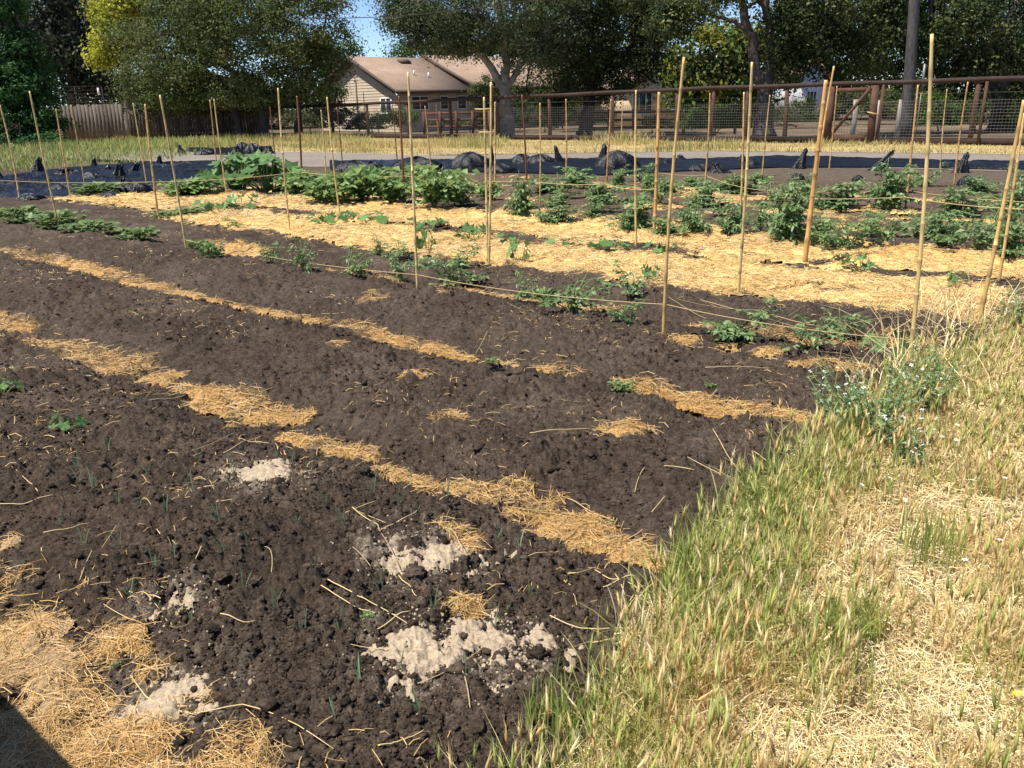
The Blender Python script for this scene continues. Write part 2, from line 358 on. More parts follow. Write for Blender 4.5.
# straw: sheet that breaks through the soil where it is thick, then the stalks on it
SZ = GB + .04 * (SM - .55) + .03 * (fbm(GX * 14, GY * 14, 91, 3) - .5) + .010 + .012 * (GV > 6.2) + .008 * (GV < 1.3)
SZ = SZ + (.02 + .07 * sst(6.2, 7, GV)) * (fbm(GX * 2.4, GY * 2.4, 92, 4) - .5)
SZ = np.where(GV > 6.3, np.maximum(SZ, GZ - .02 + .06 * (SM - .45)), SZ)
stc = np.array([.58, .36, .125]) * (.6 + .8 * fbm(GX * 3, GY * 3, 95, 5))[..., None]
ye = sst(5.5, 7, GV)[..., None]; stc = stc * (1 - ye) * np.array([.76, .73, .74]) + stc * np.array([1.16, 1.25, 1.35]) * ye
du_ = (sst(1.25, .95, GV) * sst(.40, .62, fbm(GX * 3.3, GY * 3.3, 97, 4)))[..., None]; stc = stc * (1 - du_ * .55) + np.array([.36, .28, .19]) * du_ * .55
br_ = (sst(.52, .70, fbm(GX * .9, GY * 1.6, 98, 5)) * .55 * (GV > 6.2))[..., None]; stc = stc * (1 - br_) + np.array([.36, .27, .16]) * br_
orr = sst(.5, .7, fbm(GX * 1.4, GY * 1.4, 96, 3))[..., None]; stc = stc * (1 - .25 * orr * np.array([.3, .7, 1.2]))
mulch = tag(sheet(SZ, stc, (SM > .25) & (GS > .3)).build('straw_mulch', MT['straw_bed'], smooth=True), 'golden straw mulch spread in the furrows and wide bands between rows', 'straw', kind='stuff')

def scatter(n, xr=None, rmin=1.4, rmax=10, amin=-46, amax=46, k=2.0):
    """points whose density falls with distance"""
    t = rng.random(n); r = (rmin ** (2 - k) + t * (rmax ** (2 - k) - rmin ** (2 - k))) ** (1 / (2 - k)) if k != 2 else rmin * (rmax / rmin) ** t
    a = np.radians(rng.uniform(amin, amax, n)); return r * np.sin(a), r * np.cos(a)
def lookup(A, x, y):
    r = np.hypot(x, y); a = np.arctan2(x, y)
    i = np.clip(np.log(np.maximum(r, 1e-3) / 1.2) / math.log(30 / 1.2) * (nr - 1), 0, nr - 1.001); j = np.clip((a - aa[0]) / (aa[-1] - aa[0]) * (na - 1), 0, na - 1.001)
    return A[i.astype(int), j.astype(int)]
SCOL = np.array([[.66, .44, .17], [.60, .37, .12], [.70, .50, .23], [.50, .29, .09], [.64, .44, .18]])
def strawcol(n): return SCOL[rng.integers(0, 5, n)] * rng.uniform(.75, 1.15, n)[:, None]
mb = MB()
x, y = scatter(900000, rmin=1.5, rmax=22, k=1.6); m = lookup(SM, x, y); s = lookup(GS, x, y); ok = (m > .06 + .62 * rng.random(len(x))) & (s > .5)
ok &= ~((to_uv(x, y)[1] > 1.2) & (to_uv(x, y)[1] < 6.2) & (rng.random(len(x)) < .40)); ok &= ~((to_uv(x, y)[1] > 6.2) & (rng.random(len(x)) < .35)); ok &= ~((to_uv(x, y)[1] < 1.2) & (rng.random(len(x)) < .50 + .34 * sst(.42, .6, fbm(x * 3.3, y * 3.3, 97, 4)))); x = x[ok][:150000]; y = y[ok][:150000]; n = len(x); r = np.hypot(x, y)
P = np.stack([x, y, np.maximum(lookup(SZ, x, y), lookup(GZ, x, y)) + rng.uniform(.0, .012, n)], 1)
ribbons(mb, P, rng.uniform(0, PI, n), rng.uniform(.02, .11, n) * (1 + r * .03), (.0010 + .00036 * r) * rng.uniform(.6, 1.2, n), rng.uniform(0, .008, n), strawcol(n) * (1 + sst(5.5, 7, to_uv(x, y)[1])[:, None] * np.array([.04, .13, .25]) - (1 - sst(5.5, 7, to_uv(x, y)[1]))[:, None] * np.array([.18, .22, .22])), rng.normal(0, .14, n))
mb.build('straw_stalks', MT['straw'], mulch)
# loose stalks lying about on the bare soil
mb = MB()
x, y = scatter(26000, rmin=1.5, rmax=16, k=1.2); u, v = to_uv(x, y); s = lookup(GS, x, y); m = lookup(SM, x, y)
ok = (s > .9) & (v < 15) & (fbm(x * 1.3, y * 1.3, 99, 3) > .46 + .25 * rng.random(len(x)) - .1 * (m > .05)); x = x[ok]; y = y[ok]; n = len(x)
P = np.stack([x, y, lookup(GZ, x, y) + .006], 1); r = np.hypot(x, y)
ribbons(mb, P, rng.uniform(0, PI, n), rng.uniform(.01, .08, n), .0015 + .0003 * r, rng.uniform(0, .012, n), strawcol(n) * .85, rng.normal(0, .1, n))
def stalk(pts, rad=.0022, col=(.60, .45, .22)):
    pp = np.array([gp(*q) for q in pts]); t = np.linspace(0, 1, len(pp)); tt = np.linspace(0, 1, 14)
    X = np.interp(tt, t, pp[:, 0]); Y = np.interp(tt, t, pp[:, 1]); Z = terr(X, Y); k = np.ones(5) / 5
    Z = np.convolve(np.pad(Z, 2, 'edge'), k, 'valid') + .012
    mb.tube(np.stack([X, Y, Z], 1), np.linspace(rad, rad * .6, 14), 5, col)
for pts in ([(22, 680), (55, 695), (130, 726)], [(40, 690), (66, 718), (72, 735)], [(130, 672), (150, 700), (195, 715), (240, 712), (290, 733), (335, 762)],
            [(195, 750), (215, 752), (240, 768)], [(380, 768), (400, 760), (425, 748)], [(330, 602), (370, 622), (412, 650)], [(318, 605), (360, 628), (400, 640)],
            [(372, 648), (395, 640), (412, 636)], [(355, 535), (380, 550), (382, 560)], [(382, 558), (410, 538), (418, 528)], [(400, 592), (412, 610), (420, 622)],
            [(45, 540), (70, 535), (90, 529)], [(0, 509), (30, 508), (55, 505)], [(440, 508), (455, 502), (478, 508)], [(225, 642), (245, 646), (258, 645)],
            [(595, 578), (620, 590), (650, 610)], [(603, 590), (632, 591), (640, 590)], [(615, 580), (624, 605), (628, 620)], [(625, 615), (640, 597), (652, 584)],
            [(550, 628), (575, 637), (602, 642), (652, 640)], [(590, 656), (620, 653), (640, 650)], [(565, 500), (590, 510), (615, 520)], [(712, 440), (725, 462), (742, 488)],
            [(752, 458), (770, 470), (775, 488)], [(530, 440), (560, 438), (590, 436)], [(705, 372), (735, 372), (770, 370)], [(812, 338), (850, 332), (905, 327)],
            [(700, 305), (760, 322), (800, 332)], [(905, 330), (950, 350), (975, 365)], [(915, 340), (940, 362), (955, 372)], [(890, 352), (930, 345), (960, 335)],
            [(640, 290), (660, 300), (706, 318)], [(150, 405), (175, 398), (190, 392)], [(225, 462), (245, 450), (262, 440)], [(240, 445), (255, 446), (270, 448)],
            [(40, 500), (30, 490), (15, 480)], [(130, 595), (145, 600), (160, 612)], [(450, 470), (470, 480), (500, 490)], [(560, 545), (545, 560), (520, 570)]):
    stalk(pts)
for k in range(75):
    a = rng.uniform(0, PI); px = rng.uniform(20, 900); py = rng.uniform(300, 760); c = gp(px, py); u, v = to_uv(c[0], c[1])
    if u < 1.15: continue
    L = rng.uniform(.06, .28); X = c[0] + np.cos(a) * np.linspace(-L / 2, L / 2, 8); Y = c[1] + np.sin(a) * np.linspace(-L / 2, L / 2, 8) + rng.normal(0, .03) * np.linspace(-1, 1, 8) ** 2
    Z = np.linspace(tz(X[0], Y[0]), tz(X[-1], Y[-1]), 8) + .012 + .01 * rng.random()
    mb.tube(np.stack([X, Y, Z], 1), rng.uniform(.0009, .0020), 4, np.array([.55, .42, .22]) * rng.uniform(.7, 1.1))
tag(mb.build('loose_straw', MT['straw']), 'pale loose straw stalks lying scattered over the dark soil', 'straw', kind='stuff')

# loose clods
def ico(sub):
    import bmesh
    bm = bmesh.new(); bmesh.ops.create_icosphere(bm, subdivisions=sub, radius=1); bm.verts.ensure_lookup_table()
    V = np.array([v.co[:] for v in bm.verts]); T = np.array([[v.index for v in f.verts] for f in bm.faces]); bm.free(); return V, T
mb = MB()
for sub, num, lo, hi, rmax in ((3, 900, .010, .028, 6.0), (1, 60000, .0025, .009, 8.5), (1, 18000, .005, .016, 10.5), (2, 1300, .010, .026, 9)):
    V, T = ico(sub); x, y = scatter(num * 3, rmin=1.45, rmax=rmax, k=1.7 if rmax < 9 else 1.0); u, v = to_uv(x, y)
    dens = (.25 + .75 * np.maximum(1 - sst(1.9, 2.6, v), rmax >= 9)) * sst(.15, .55, fbm(x * 2.5, y * 2.5, 51, 3))
    ok = (lookup(GS, x, y) > .7) & (rng.random(len(x)) < dens) & (v < 6.5) & (lookup(SM, x, y) < .40 + .5 * rng.random(len(x)) ** 3); x = x[ok][:num]; y = y[ok][:num]; n = len(x)
    R = lo + (hi - lo) * rng.random(n) ** 3; q = rng.normal(0, 1, (n, 3, 3)); sv = nrm(V)
    fr = rng.normal(0, 1.6 if sub == 1 else 2.6, (n, 3)); ph = rng.uniform(0, 6, (n, 3))
    d = np.zeros((n, len(V)))
    if sub == 1: d = rng.uniform(-.48, .40, (n, len(V)))
    else:
        for fq, am in ((2, .16), (4, .13), (8, .10), (13, .08)):
            w_ = rng.normal(0, fq, (n, 3)); d += (1 - 2 * np.abs(np.sin(sv @ w_.T + ph[:, int(fq) % 3][None]).T)) * am
    VV = sv[None] * (1 + d)[..., None] * R[:, None, None] * np.stack([rng.uniform(.65, 1.4, n), rng.uniform(.65, 1.4, n), rng.uniform(.45, .9, n)], 1)[:, None]
    P = np.stack([x, y, lookup(GZ, x, y) - R * .05], 1); VV = VV + P[:, None]
    TT = (T[None] + (np.arange(n) * len(V))[:, None, None]).reshape(-1, 3)
    c = np.array([.078, .056, .041])[None] * rng.uniform(.7, 1.6, n)[:, None]; mb.add(VV.reshape(-1, 3), [TT], np.repeat(c, len(V), axis=0))
tag(mb.build('soil_clods', MT['soil']), 'crumbly dark clods lying loose on the tilled soil', 'soil', kind='stuff')

# pale sandy patches breaking the soil
for px, py, r, thr, lab in SAND:
    c = gp(px, py); d2 = ((GX - c[0]) ** 2 * .75 + (GY - c[1]) ** 2) / (r * r); a = np.exp(-d2)
    m = a + ((fbm(GX * 13, GY * 13, int(px), 5) - .5) * 1.5 + (fbm(GX * 48, GY * 48, int(px) + 9, 3) - .5) * .7) * (a > .02)
    Z = np.maximum(GB + .55 * (GZ - GB), (SZ - .01) * (py > 690) - 9 * (py <= 690)) - .004 + .05 * np.minimum(m - thr, .35) + .022 * clodn(WX / .05, WY / .05, 15 + int(px)) + .012 * clodn(WX2 / .022, WY2 / .022, 16) + .006
    mbs = sheet(Z, np.broadcast_to(np.array([1., 1, 1]), GC.shape), m > thr - .12)
    V, T = ico(1); n = 900; x = c[0] + rng.normal(0, r * .75, n); y = c[1] + rng.normal(0, r * .7, n); R = .001 + .005 * rng.random(n) ** 4
    VV = V[None] * (1 + rng.uniform(-.3, .3, (n, len(V))))[..., None] * R[:, None, None] + np.stack([x, y, terr(x, y) + R * .5], 1)[:, None]
    mbs.add(VV.reshape(-1, 3), [(T[None] + (np.arange(n) * len(V))[:, None, None]).reshape(-1, 3)])
    tag(mbs.build('sand_patch', MT['sand'], smooth=True), lab, 'sand', 'white sandy patches in the soil', 'stuff')

# ------------------------------------------------------------------ far ground, path, plastic
S = 1500; n = 30
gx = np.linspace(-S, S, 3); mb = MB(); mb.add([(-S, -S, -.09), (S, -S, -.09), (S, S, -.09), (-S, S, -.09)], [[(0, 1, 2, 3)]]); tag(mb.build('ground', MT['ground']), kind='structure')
def strip(front, back, nu, nv, zf, m, name, smooth=True):
    f = np.asarray(front, float); b = np.asarray(back, float); t = np.linspace(0, 1, nu)
    fx = [np.interp(t, np.linspace(0, 1, len(f)), f[:, k]) for k in (0, 1)]; bx = [np.interp(t, np.linspace(0, 1, len(b)), b[:, k]) for k in (0, 1)]
    s_ = np.linspace(0, 1, nv)[:, None]; X = fx[0] * (1 - s_) + bx[0] * s_; Y = fx[1] * (1 - s_) + bx[1] * s_
    Z = zf(X, Y, s_ + 0 * X, t[None] + 0 * X); I = np.arange(nu * nv).reshape(nv, nu)
    q = np.stack([I[:-1, :-1], I[:-1, 1:], I[1:, 1:], I[1:, :-1]], -1).reshape(-1, 4)
    mb = MB(); mb.add(np.stack([X, Y, Z], -1).reshape(-1, 3), [q]); return mb
us = (-40, -10, 0, 6, 13, 20, 28, 40, 60)
front = [from_uv(u, v) for u, v in zip(us, (22, 21.5, 21.3, 21.2, 20.8, 15.6, 15.0, 14.6, 14))]
back = [from_uv(u, v) for u, v in zip(us, (27.5, 27.5, 27.4, 27.2, 26.3, 21.2, 21.0, 18.5, 17))]
tag(strip(front, back, 200, 24, lambda X, Y, s, t: .012 + .03 * (fbm(X * .8, Y * .8, 7, 3) - .5) * np.sin(PI * s) + 0 * X, MT['gravel'], 'gravel_path').build('gravel_path', MT['gravel'], smooth=True), kind='structure')
# verge ground sheet between path and fence
front = [from_uv(u, v) for u, v in zip(us, (27.3, 27.3, 27.2, 27.0, 26.1, 21.0, 20.8, 18.3, 16.8))]; back = [from_uv(u, 33.6) for u in us]
MT['verge'] = mat('verge', base=(.40, .30, .13), rough=.95, noise=[(.5, .8, 1.2), (12, .7, 1.3)], var=(.3, (.30, .22, .13), .5, .7), bump=[(20, .6, .03)])
tag(strip(front, back, 120, 30, lambda X, Y, s, t: -.02 + .03 * np.minimum(s * 10, 1) + 0 * X, MT['verge'], 'verge').build('dry_verge', MT['verge'], smooth=True), kind='structure')

def plastic_z(h, seed, fr=1.6):
    def f(X, Y, s, t):
        r = 1 - np.abs(2 * fbm(X * fr, Y * fr, seed, 4) - 1)
        return .03 + h * np.sin(PI * np.clip(s, 0, 1)) ** .5 * (.25 + .5 * fbm(X * .7, Y * .7, seed + 3, 3) + .55 * sst(.6, 1, r)) + .25 * h * (np.abs(fbm(X * fr * 3.5, Y * fr * 3.5, seed + 9, 3) - .5) * 2) * np.sin(PI * np.clip(s, 0, 1)) ** .5
    return f
def px_line(L): return [gp(a, b)[:2] for a, b in L]
sheetR = strip(px_line([(1100, 178), (1020, 171), (900, 168), (780, 168), (680, 172), (600, 176), (500, 173), (420, 172), (330, 171)]),
               px_line([(1100, 172), (1020, 167), (900, 162), (780, 158.5), (680, 160.5), (600, 160), (500, 162), (420, 162), (330, 163)]), 420, 26, plastic_z(.12, 121), None, '').build('plastic_sheet', MT['plastic'], smooth=True)
tag(sheetR, 'long narrow black plastic sheet laid beside the gravel path', 'plastic sheet')
sheetL = strip(px_line([(-40, 203), (0, 200), (60, 198), (100, 196), (145, 192), (215, 182)]), px_line([(-40, 182), (0, 180), (50, 172), (90, 168), (150, 164), (220, 163)]), 420, 90, plastic_z(.17, 131, 1.9), None, '').build('plastic_sheet', MT['plastic'], smooth=True)
tag(sheetL, 'wide crumpled black plastic sheet at the left end of the beds', 'plastic sheet')
sheetB = strip(px_line([(186, 151.5), (208, 154.5), (232, 155.5), (255, 154), (272, 150)]), px_line([(190, 150.5), (208, 149.5), (232, 149), (252, 148), (270, 149)]), 120, 26, plastic_z(.12, 141), None, '').build('plastic_sheet', MT['plastic'], smooth=True)
tag(sheetB, 'heap of black plastic sheet under the left oak', 'plastic sheet')
def bunch(par, px, py, wpx, hpx, hump, seed, tilt=0):
    c = gp(px, py); sc = F / (np.dot(c - CP, _f)); W = wpx / sc / 2; H = hpx / sc; nn = 30; mm = 14
    th = np.linspace(0, 2 * PI, nn, endpoint=False); t = np.linspace(0, 1, mm)[:, None]
    if hump: rad = np.sqrt(np.clip(1 - t ** 2, 0, 1)) + .0; zz = t
    else: rad = (1 - t) ** 1.1 * .9 + .13 + .14 * np.exp(-((t - .9) / .08) ** 2); zz = t * 1.0; rad = rad * np.where(t > .985, .2, 1)
    fold = 1 + (.18 if hump else .34) * np.sin(th * (5 + seed % 4) + seed + t * 2.5) + .10 * np.sin(th * 11 + seed * 2 + t * 4)
    X = c[0] + W * rad * fold * np.cos(th) + tilt * H * t ** 1.3; Y = c[1] + W * rad * fold * np.sin(th) * (.8 if hump else .8); Z = H * zz * (1 + .08 * np.sin(th * 3 + seed)) + 0 * X
    I = np.arange(nn * mm).reshape(mm, nn); J = np.roll(I, -1, 1); q = np.stack([I[:-1], J[:-1], J[1:], I[1:]], -1).reshape(-1, 4)
    mb = MB(); mb.add(np.stack([X, Y, Z], -1).reshape(-1, 3), [q, [list(I[-1])]]); ob = mb.build('bunched_fold', MT['plastic_fold'], par, smooth=True); return ob
for k, (px, py, w_, h_, hm, tl) in enumerate(((355, 172, 34, 10, 1, 0), (372, 172, 22, 9, 1, 0), (418, 172, 42, 13, 1, 0), (471, 170, 34, 15, 1, 0), (459, 170, 12, 7, 1, 0), (492, 166, 6, 16, 0, 0), (500, 173, 26, 8, 1, 0),
        (522, 166, 22, 10, 1, 0), (541, 166, 26, 10, 1, 0), (560, 166, 9, 17, 0, -.25), (601, 170, 11, 22, 0, .15), (617, 171, 34, 17, 1, 0), (663, 166, 14, 6, 1, 0), (683, 163, 12, 7, 0, -.5), (700, 171, 20, 6, 1, 0),
        (720, 173, 18, 9, 0, -.6), (741, 166, 9, 10, 0, .1), (752, 168, 14, 7, 1, 0), (798, 169, 10, 17, 0, .35), (797, 180, 11, 6, 1, 0), (876, 171, 12, 17, 0, .8), (858, 181, 9, 5, 1, 0), (960, 173, 12, 17, 0, .25), (966, 186, 14, 9, 1, 0), (1040, 176, 12, 15, 0, .3))):
    bunch(sheetR, px, py, w_ * 1.15, h_ * 1.12, hm, k + 2, tl)
for k, (px, py, w_, h_, hm, tl) in enumerate(((1, 183, 8, 15, 0, -.1), (38, 175, 12, 15, 0, .25), (60, 178, 20, 9, 0, .6), (75, 177, 16, 7, 1, 0), (95, 170, 7, 11, 0, .1), (107, 174, 10, 8, 0, .3), (93, 183, 18, 10, 1, 0),
        (117, 181, 14, 15, 0, .35), (122, 187, 10, 9, 0, .2), (131, 176, 11, 12, 0, .6), (134, 192, 24, 10, 1, 0), (100, 190, 16, 8, 0, .7), (45, 188, 14, 8, 0, .6), (62, 192, 22, 8, 1, 0), (159, 168, 8, 11, 0, .2), (170, 170, 22, 7, 1, 0), (188, 168, 20, 6, 1, 0), (20, 190, 20, 5, 1, 0), (30, 198, 20, 5, 1, 0), (110, 196, 18, 5, 1, 0))):
    bunch(sheetL, px, py + 2, w_ * 1.35, h_ * 1.25, hm, k + 31, tl)
for k, (px, py, w_, h_, hm, tl) in enumerate(((182, 154, 8, 9, 0, -.2), (236, 155, 12, 9, 0, .2), (243, 152, 16, 9, 1, 0), (254, 154, 18, 10, 1, 0), (205, 155, 20, 5, 1, 0), (268, 154, 12, 8, 0, .3))):
    bunch(sheetB, px, py, w_, h_, hm, k + 61, tl)

# ------------------------------------------------------------------ grass on the right and the verge
GC_DRY = np.array([[.80, .64, .34], [.74, .56, .27], [.84, .73, .45], [.68, .49, .22]])
GC_GRN = np.array([[.29, .37, .09], [.37, .44, .11], [.22, .32, .08], [.48, .49, .15], [.44, .43, .13]])
grass = MB(); litter = MB()
def pick(A, n): return A[rng.integers(0, len(A), n)] * rng.uniform(.75, 1.2, n)[:, None]
x, y = scatter(200000, rmin=1.4, rmax=11, k=1.15, amin=-12, amax=50); u, v = to_uv(x, y); e = edge(v)
ok = (u < e + .03 + .06 * rng.normal(0, 1, len(x))); x = x[ok]; y = y[ok]; u = u[ok]; v = v[ok]; e = e[ok]
pt = fbm(x * 3.4, y * 3.4, 205, 4); ok = pt + .16 * (u > e - .3) > .34 + .30 * rng.random(len(x)); x, y, u, v, e = (q[ok] for q in (x, y, u, v, e))
n = min(len(x), 52000); x, y, u, v, e = (q[:n] for q in (x, y, u, v, e)); r = np.hypot(x, y)
gr = np.clip(fbm(x * 2.2, y * 2.2, 207, 3) * 1.9 - .68 + .4 * sst(.35, .0, e - u), .05, .95); isg = rng.random(n) < gr
c = np.where(isg[:, None], pick(GC_GRN, n), pick(GC_DRY, n)); tip = np.where((rng.random(n) < .5)[:, None], c, c * .5 + pick(GC_DRY, n) * .5)
P = np.stack([x, y, lookup(GZ, x, y) - .005], 1); h = rng.uniform(.03, .13, n) * (.6 + .8 * fbm(x * 2, y * 2, 209, 2)) * (1 + .5 * sst(.4, .05, np.abs(e - u)))
blades(grass, P, h * 1.08, .0029 + .0008 * r, np.abs(rng.normal(.3, .5, n)), rng.uniform(0, 2 * PI, n), c, tip)
# barley heads on stalks
hn = min(3000, n); sel = rng.permutation(n)[:hn]; x_, y_ = x[sel], y[sel]; rr_ = np.hypot(x_, y_); hh = rng.uniform(.08, .22, hn); an = rng.uniform(0, 2 * PI, hn); ln = np.abs(rng.normal(.15, .2, hn))
P = np.stack([x_, y_, lookup(GZ, x_, y_)], 1); hc = np.where((rng.random(hn) < .55)[:, None], pick(np.array([[.50, .52, .16], [.40, .46, .13], [.62, .55, .22]]), hn), pick(GC_DRY, hn))
blades(grass, P, hh, .0018 + .0004 * rr_, ln, an, hc, hc)
A = np.stack([np.cos(an) * ln, np.sin(an) * ln, 1 - .2 * ln], 1); A = nrm(A); tipP = P + np.stack([np.cos(an) * ln * hh, np.sin(an) * ln * hh, hh * (1 - .25 * ln)], 1) - A * .01
S1 = nrm(np.cross(A, np.array([.3, .9, .1]))); S2 = np.cross(A, S1); L = rng.uniform(.05, .11, hn)[:, None]; R = (.0036 + .0005 * rr_)[:, None]
V = [tipP] + [tipP + A * L * .4 + (S1 * math.cos(q) + S2 * math.sin(q)) * R for q in (0, PI / 2, PI, 3 * PI / 2)] + [tipP + A * L]
k = np.arange(hn)[:, None] * 6
grass.add(np.stack(V, 1).reshape(-1, 3), [np.concatenate([k + np.array(q)[None] for q in ((0, 2, 1), (0, 3, 2), (0, 4, 3), (0, 1, 4), (5, 1, 2), (5, 2, 3), (5, 3, 4), (5, 4, 1))])], np.repeat(hc, 6, axis=0))
for q in range(13):   # awns
    dd = nrm(A + .35 * (S1 * rng.normal(0, 1, hn)[:, None] + S2 * rng.normal(0, 1, hn)[:, None])); b0 = tipP + A * L * rng.uniform(.2, .8, (hn, 1)); s_ = nrm(np.cross(dd, A + .01)) * (.0005 + .00018 * rr_)[:, None]
    t_ = b0 + dd * rng.uniform(.03, .055, (hn, 1)); grass.add(np.stack([b0 - s_, b0 + s_, t_], 1).reshape(-1, 3), [np.arange(hn)[:, None] * 3 + np.arange(3)[None]], np.repeat(hc * 1.15, 3, axis=0))
tag(grass.build('grass', MT['grass']), 'knee high green and straw coloured wild barley grass beside the beds', 'grass', kind='stuff')
x, y = scatter(240000, rmin=1.4, rmax=12, k=1.2, amin=-12, amax=50); u, v = to_uv(x, y); ok = u < edge(v) + .05; x = x[ok][:120000]; y = y[ok][:120000]; n = len(x); r = np.hypot(x, y)
P = np.stack([x, y, lookup(GZ, x, y) + rng.uniform(.002, .03, n)], 1)
ribbons(litter, P, rng.uniform(0, PI, n), rng.uniform(.03, .12, n), .0009 + .0004 * r, rng.uniform(0, .02, n), pick(GC_DRY, n) * rng.uniform(.65, 1.1, n)[:, None], rng.normal(0, .35, n))
tag(litter.build('dry_litter', MT['straw']), 'matted dead grass litter on the dry ground at the right', 'grass', kind='stuff')
# tall dead stalks and dry brush where the beds end
mb = MB(); n = 420; u = rng.normal(1.1, .22, n); v = rng.uniform(4.6, 7.2, n); x, y = from_uv(u, v); P = np.stack([x, y, terr(x, y)], 1)
blades(mb, P, rng.uniform(.12, .45, n), .005, rng.uniform(.2, 1.6, n), rng.uniform(0, 2 * PI, n), pick(GC_DRY, n) * .85, pick(GC_DRY, n) * .85)
tag(mb.build('dead_weed_stalks', MT['straw']), 'dry bent weed stalks at the right ends of the beds', 'dead weeds', kind='stuff')
# verge
mb = MB(); n = 60000; u = rng.uniform(2, 48, n); v = rng.uniform(17, 33.5, n)
lo = np.interp(u, us, (27.5, 27.5, 27.4, 27.2, 26.3, 21.2, 21.0, 18.5, 17)); ok = (v > lo + rng.normal(.1, .25, n)); u = u[ok]; v = v[ok]; x, y = from_uv(u, v); n = len(x)
g_ = np.clip(fbm(u * .35, v * .6, 221, 3) * 2.0 - .72 + .4 * sst(26, 34, u), .03, .9); isg = rng.random(n) < g_
tall = .06 + .40 * sst(.38, .68, fbm(u * .3, v * .5, 223, 3)) * sst(5, 13, u)
c = np.where(isg[:, None], pick(np.array([[.26, .30, .08], [.32, .34, .09], [.20, .26, .07]]), n), pick(np.array([[.58, .46, .20], [.64, .52, .26], [.52, .42, .17]]), n))
blades(mb, np.stack([x, y, np.zeros(n)], 1), tall * rng.uniform(.4, 1.2, n), .024, np.abs(rng.normal(.3, .25, n)), rng.uniform(0, 2 * PI, n), c, c * .6 + .4 * pick(GC_DRY, n))
n = 24000; x = rng.uniform(-32, -12, n); y = rng.uniform(24, 46, n); qu, qv = to_uv(x, y); ok = ((qv > 15.2) | (qu > 26.6)) & (rng.random(n) < .4 + .6 * (np.abs(x + 18.7) < 4)); ok &= ~((qv > 15.5) & (qv < 20.5) & (qu < 26)); x, y = x[ok], y[ok]; n = len(x); c = pick(np.array([[.34, .38, .13], [.50, .47, .19], [.22, .29, .09], [.28, .33, .10]]), n)
blades(mb, np.stack([x, y, np.zeros(n)], 1), rng.uniform(.12, .55, n) * np.where(y > 36, 1, .5), .03, np.abs(rng.normal(.3, .25, n)), rng.uniform(0, 2 * PI, n), c)
tag(mb.build('verge_grass', MT['grass']), 'dry yellow and green grass along the foot of the far fence', 'grass', kind='stuff')
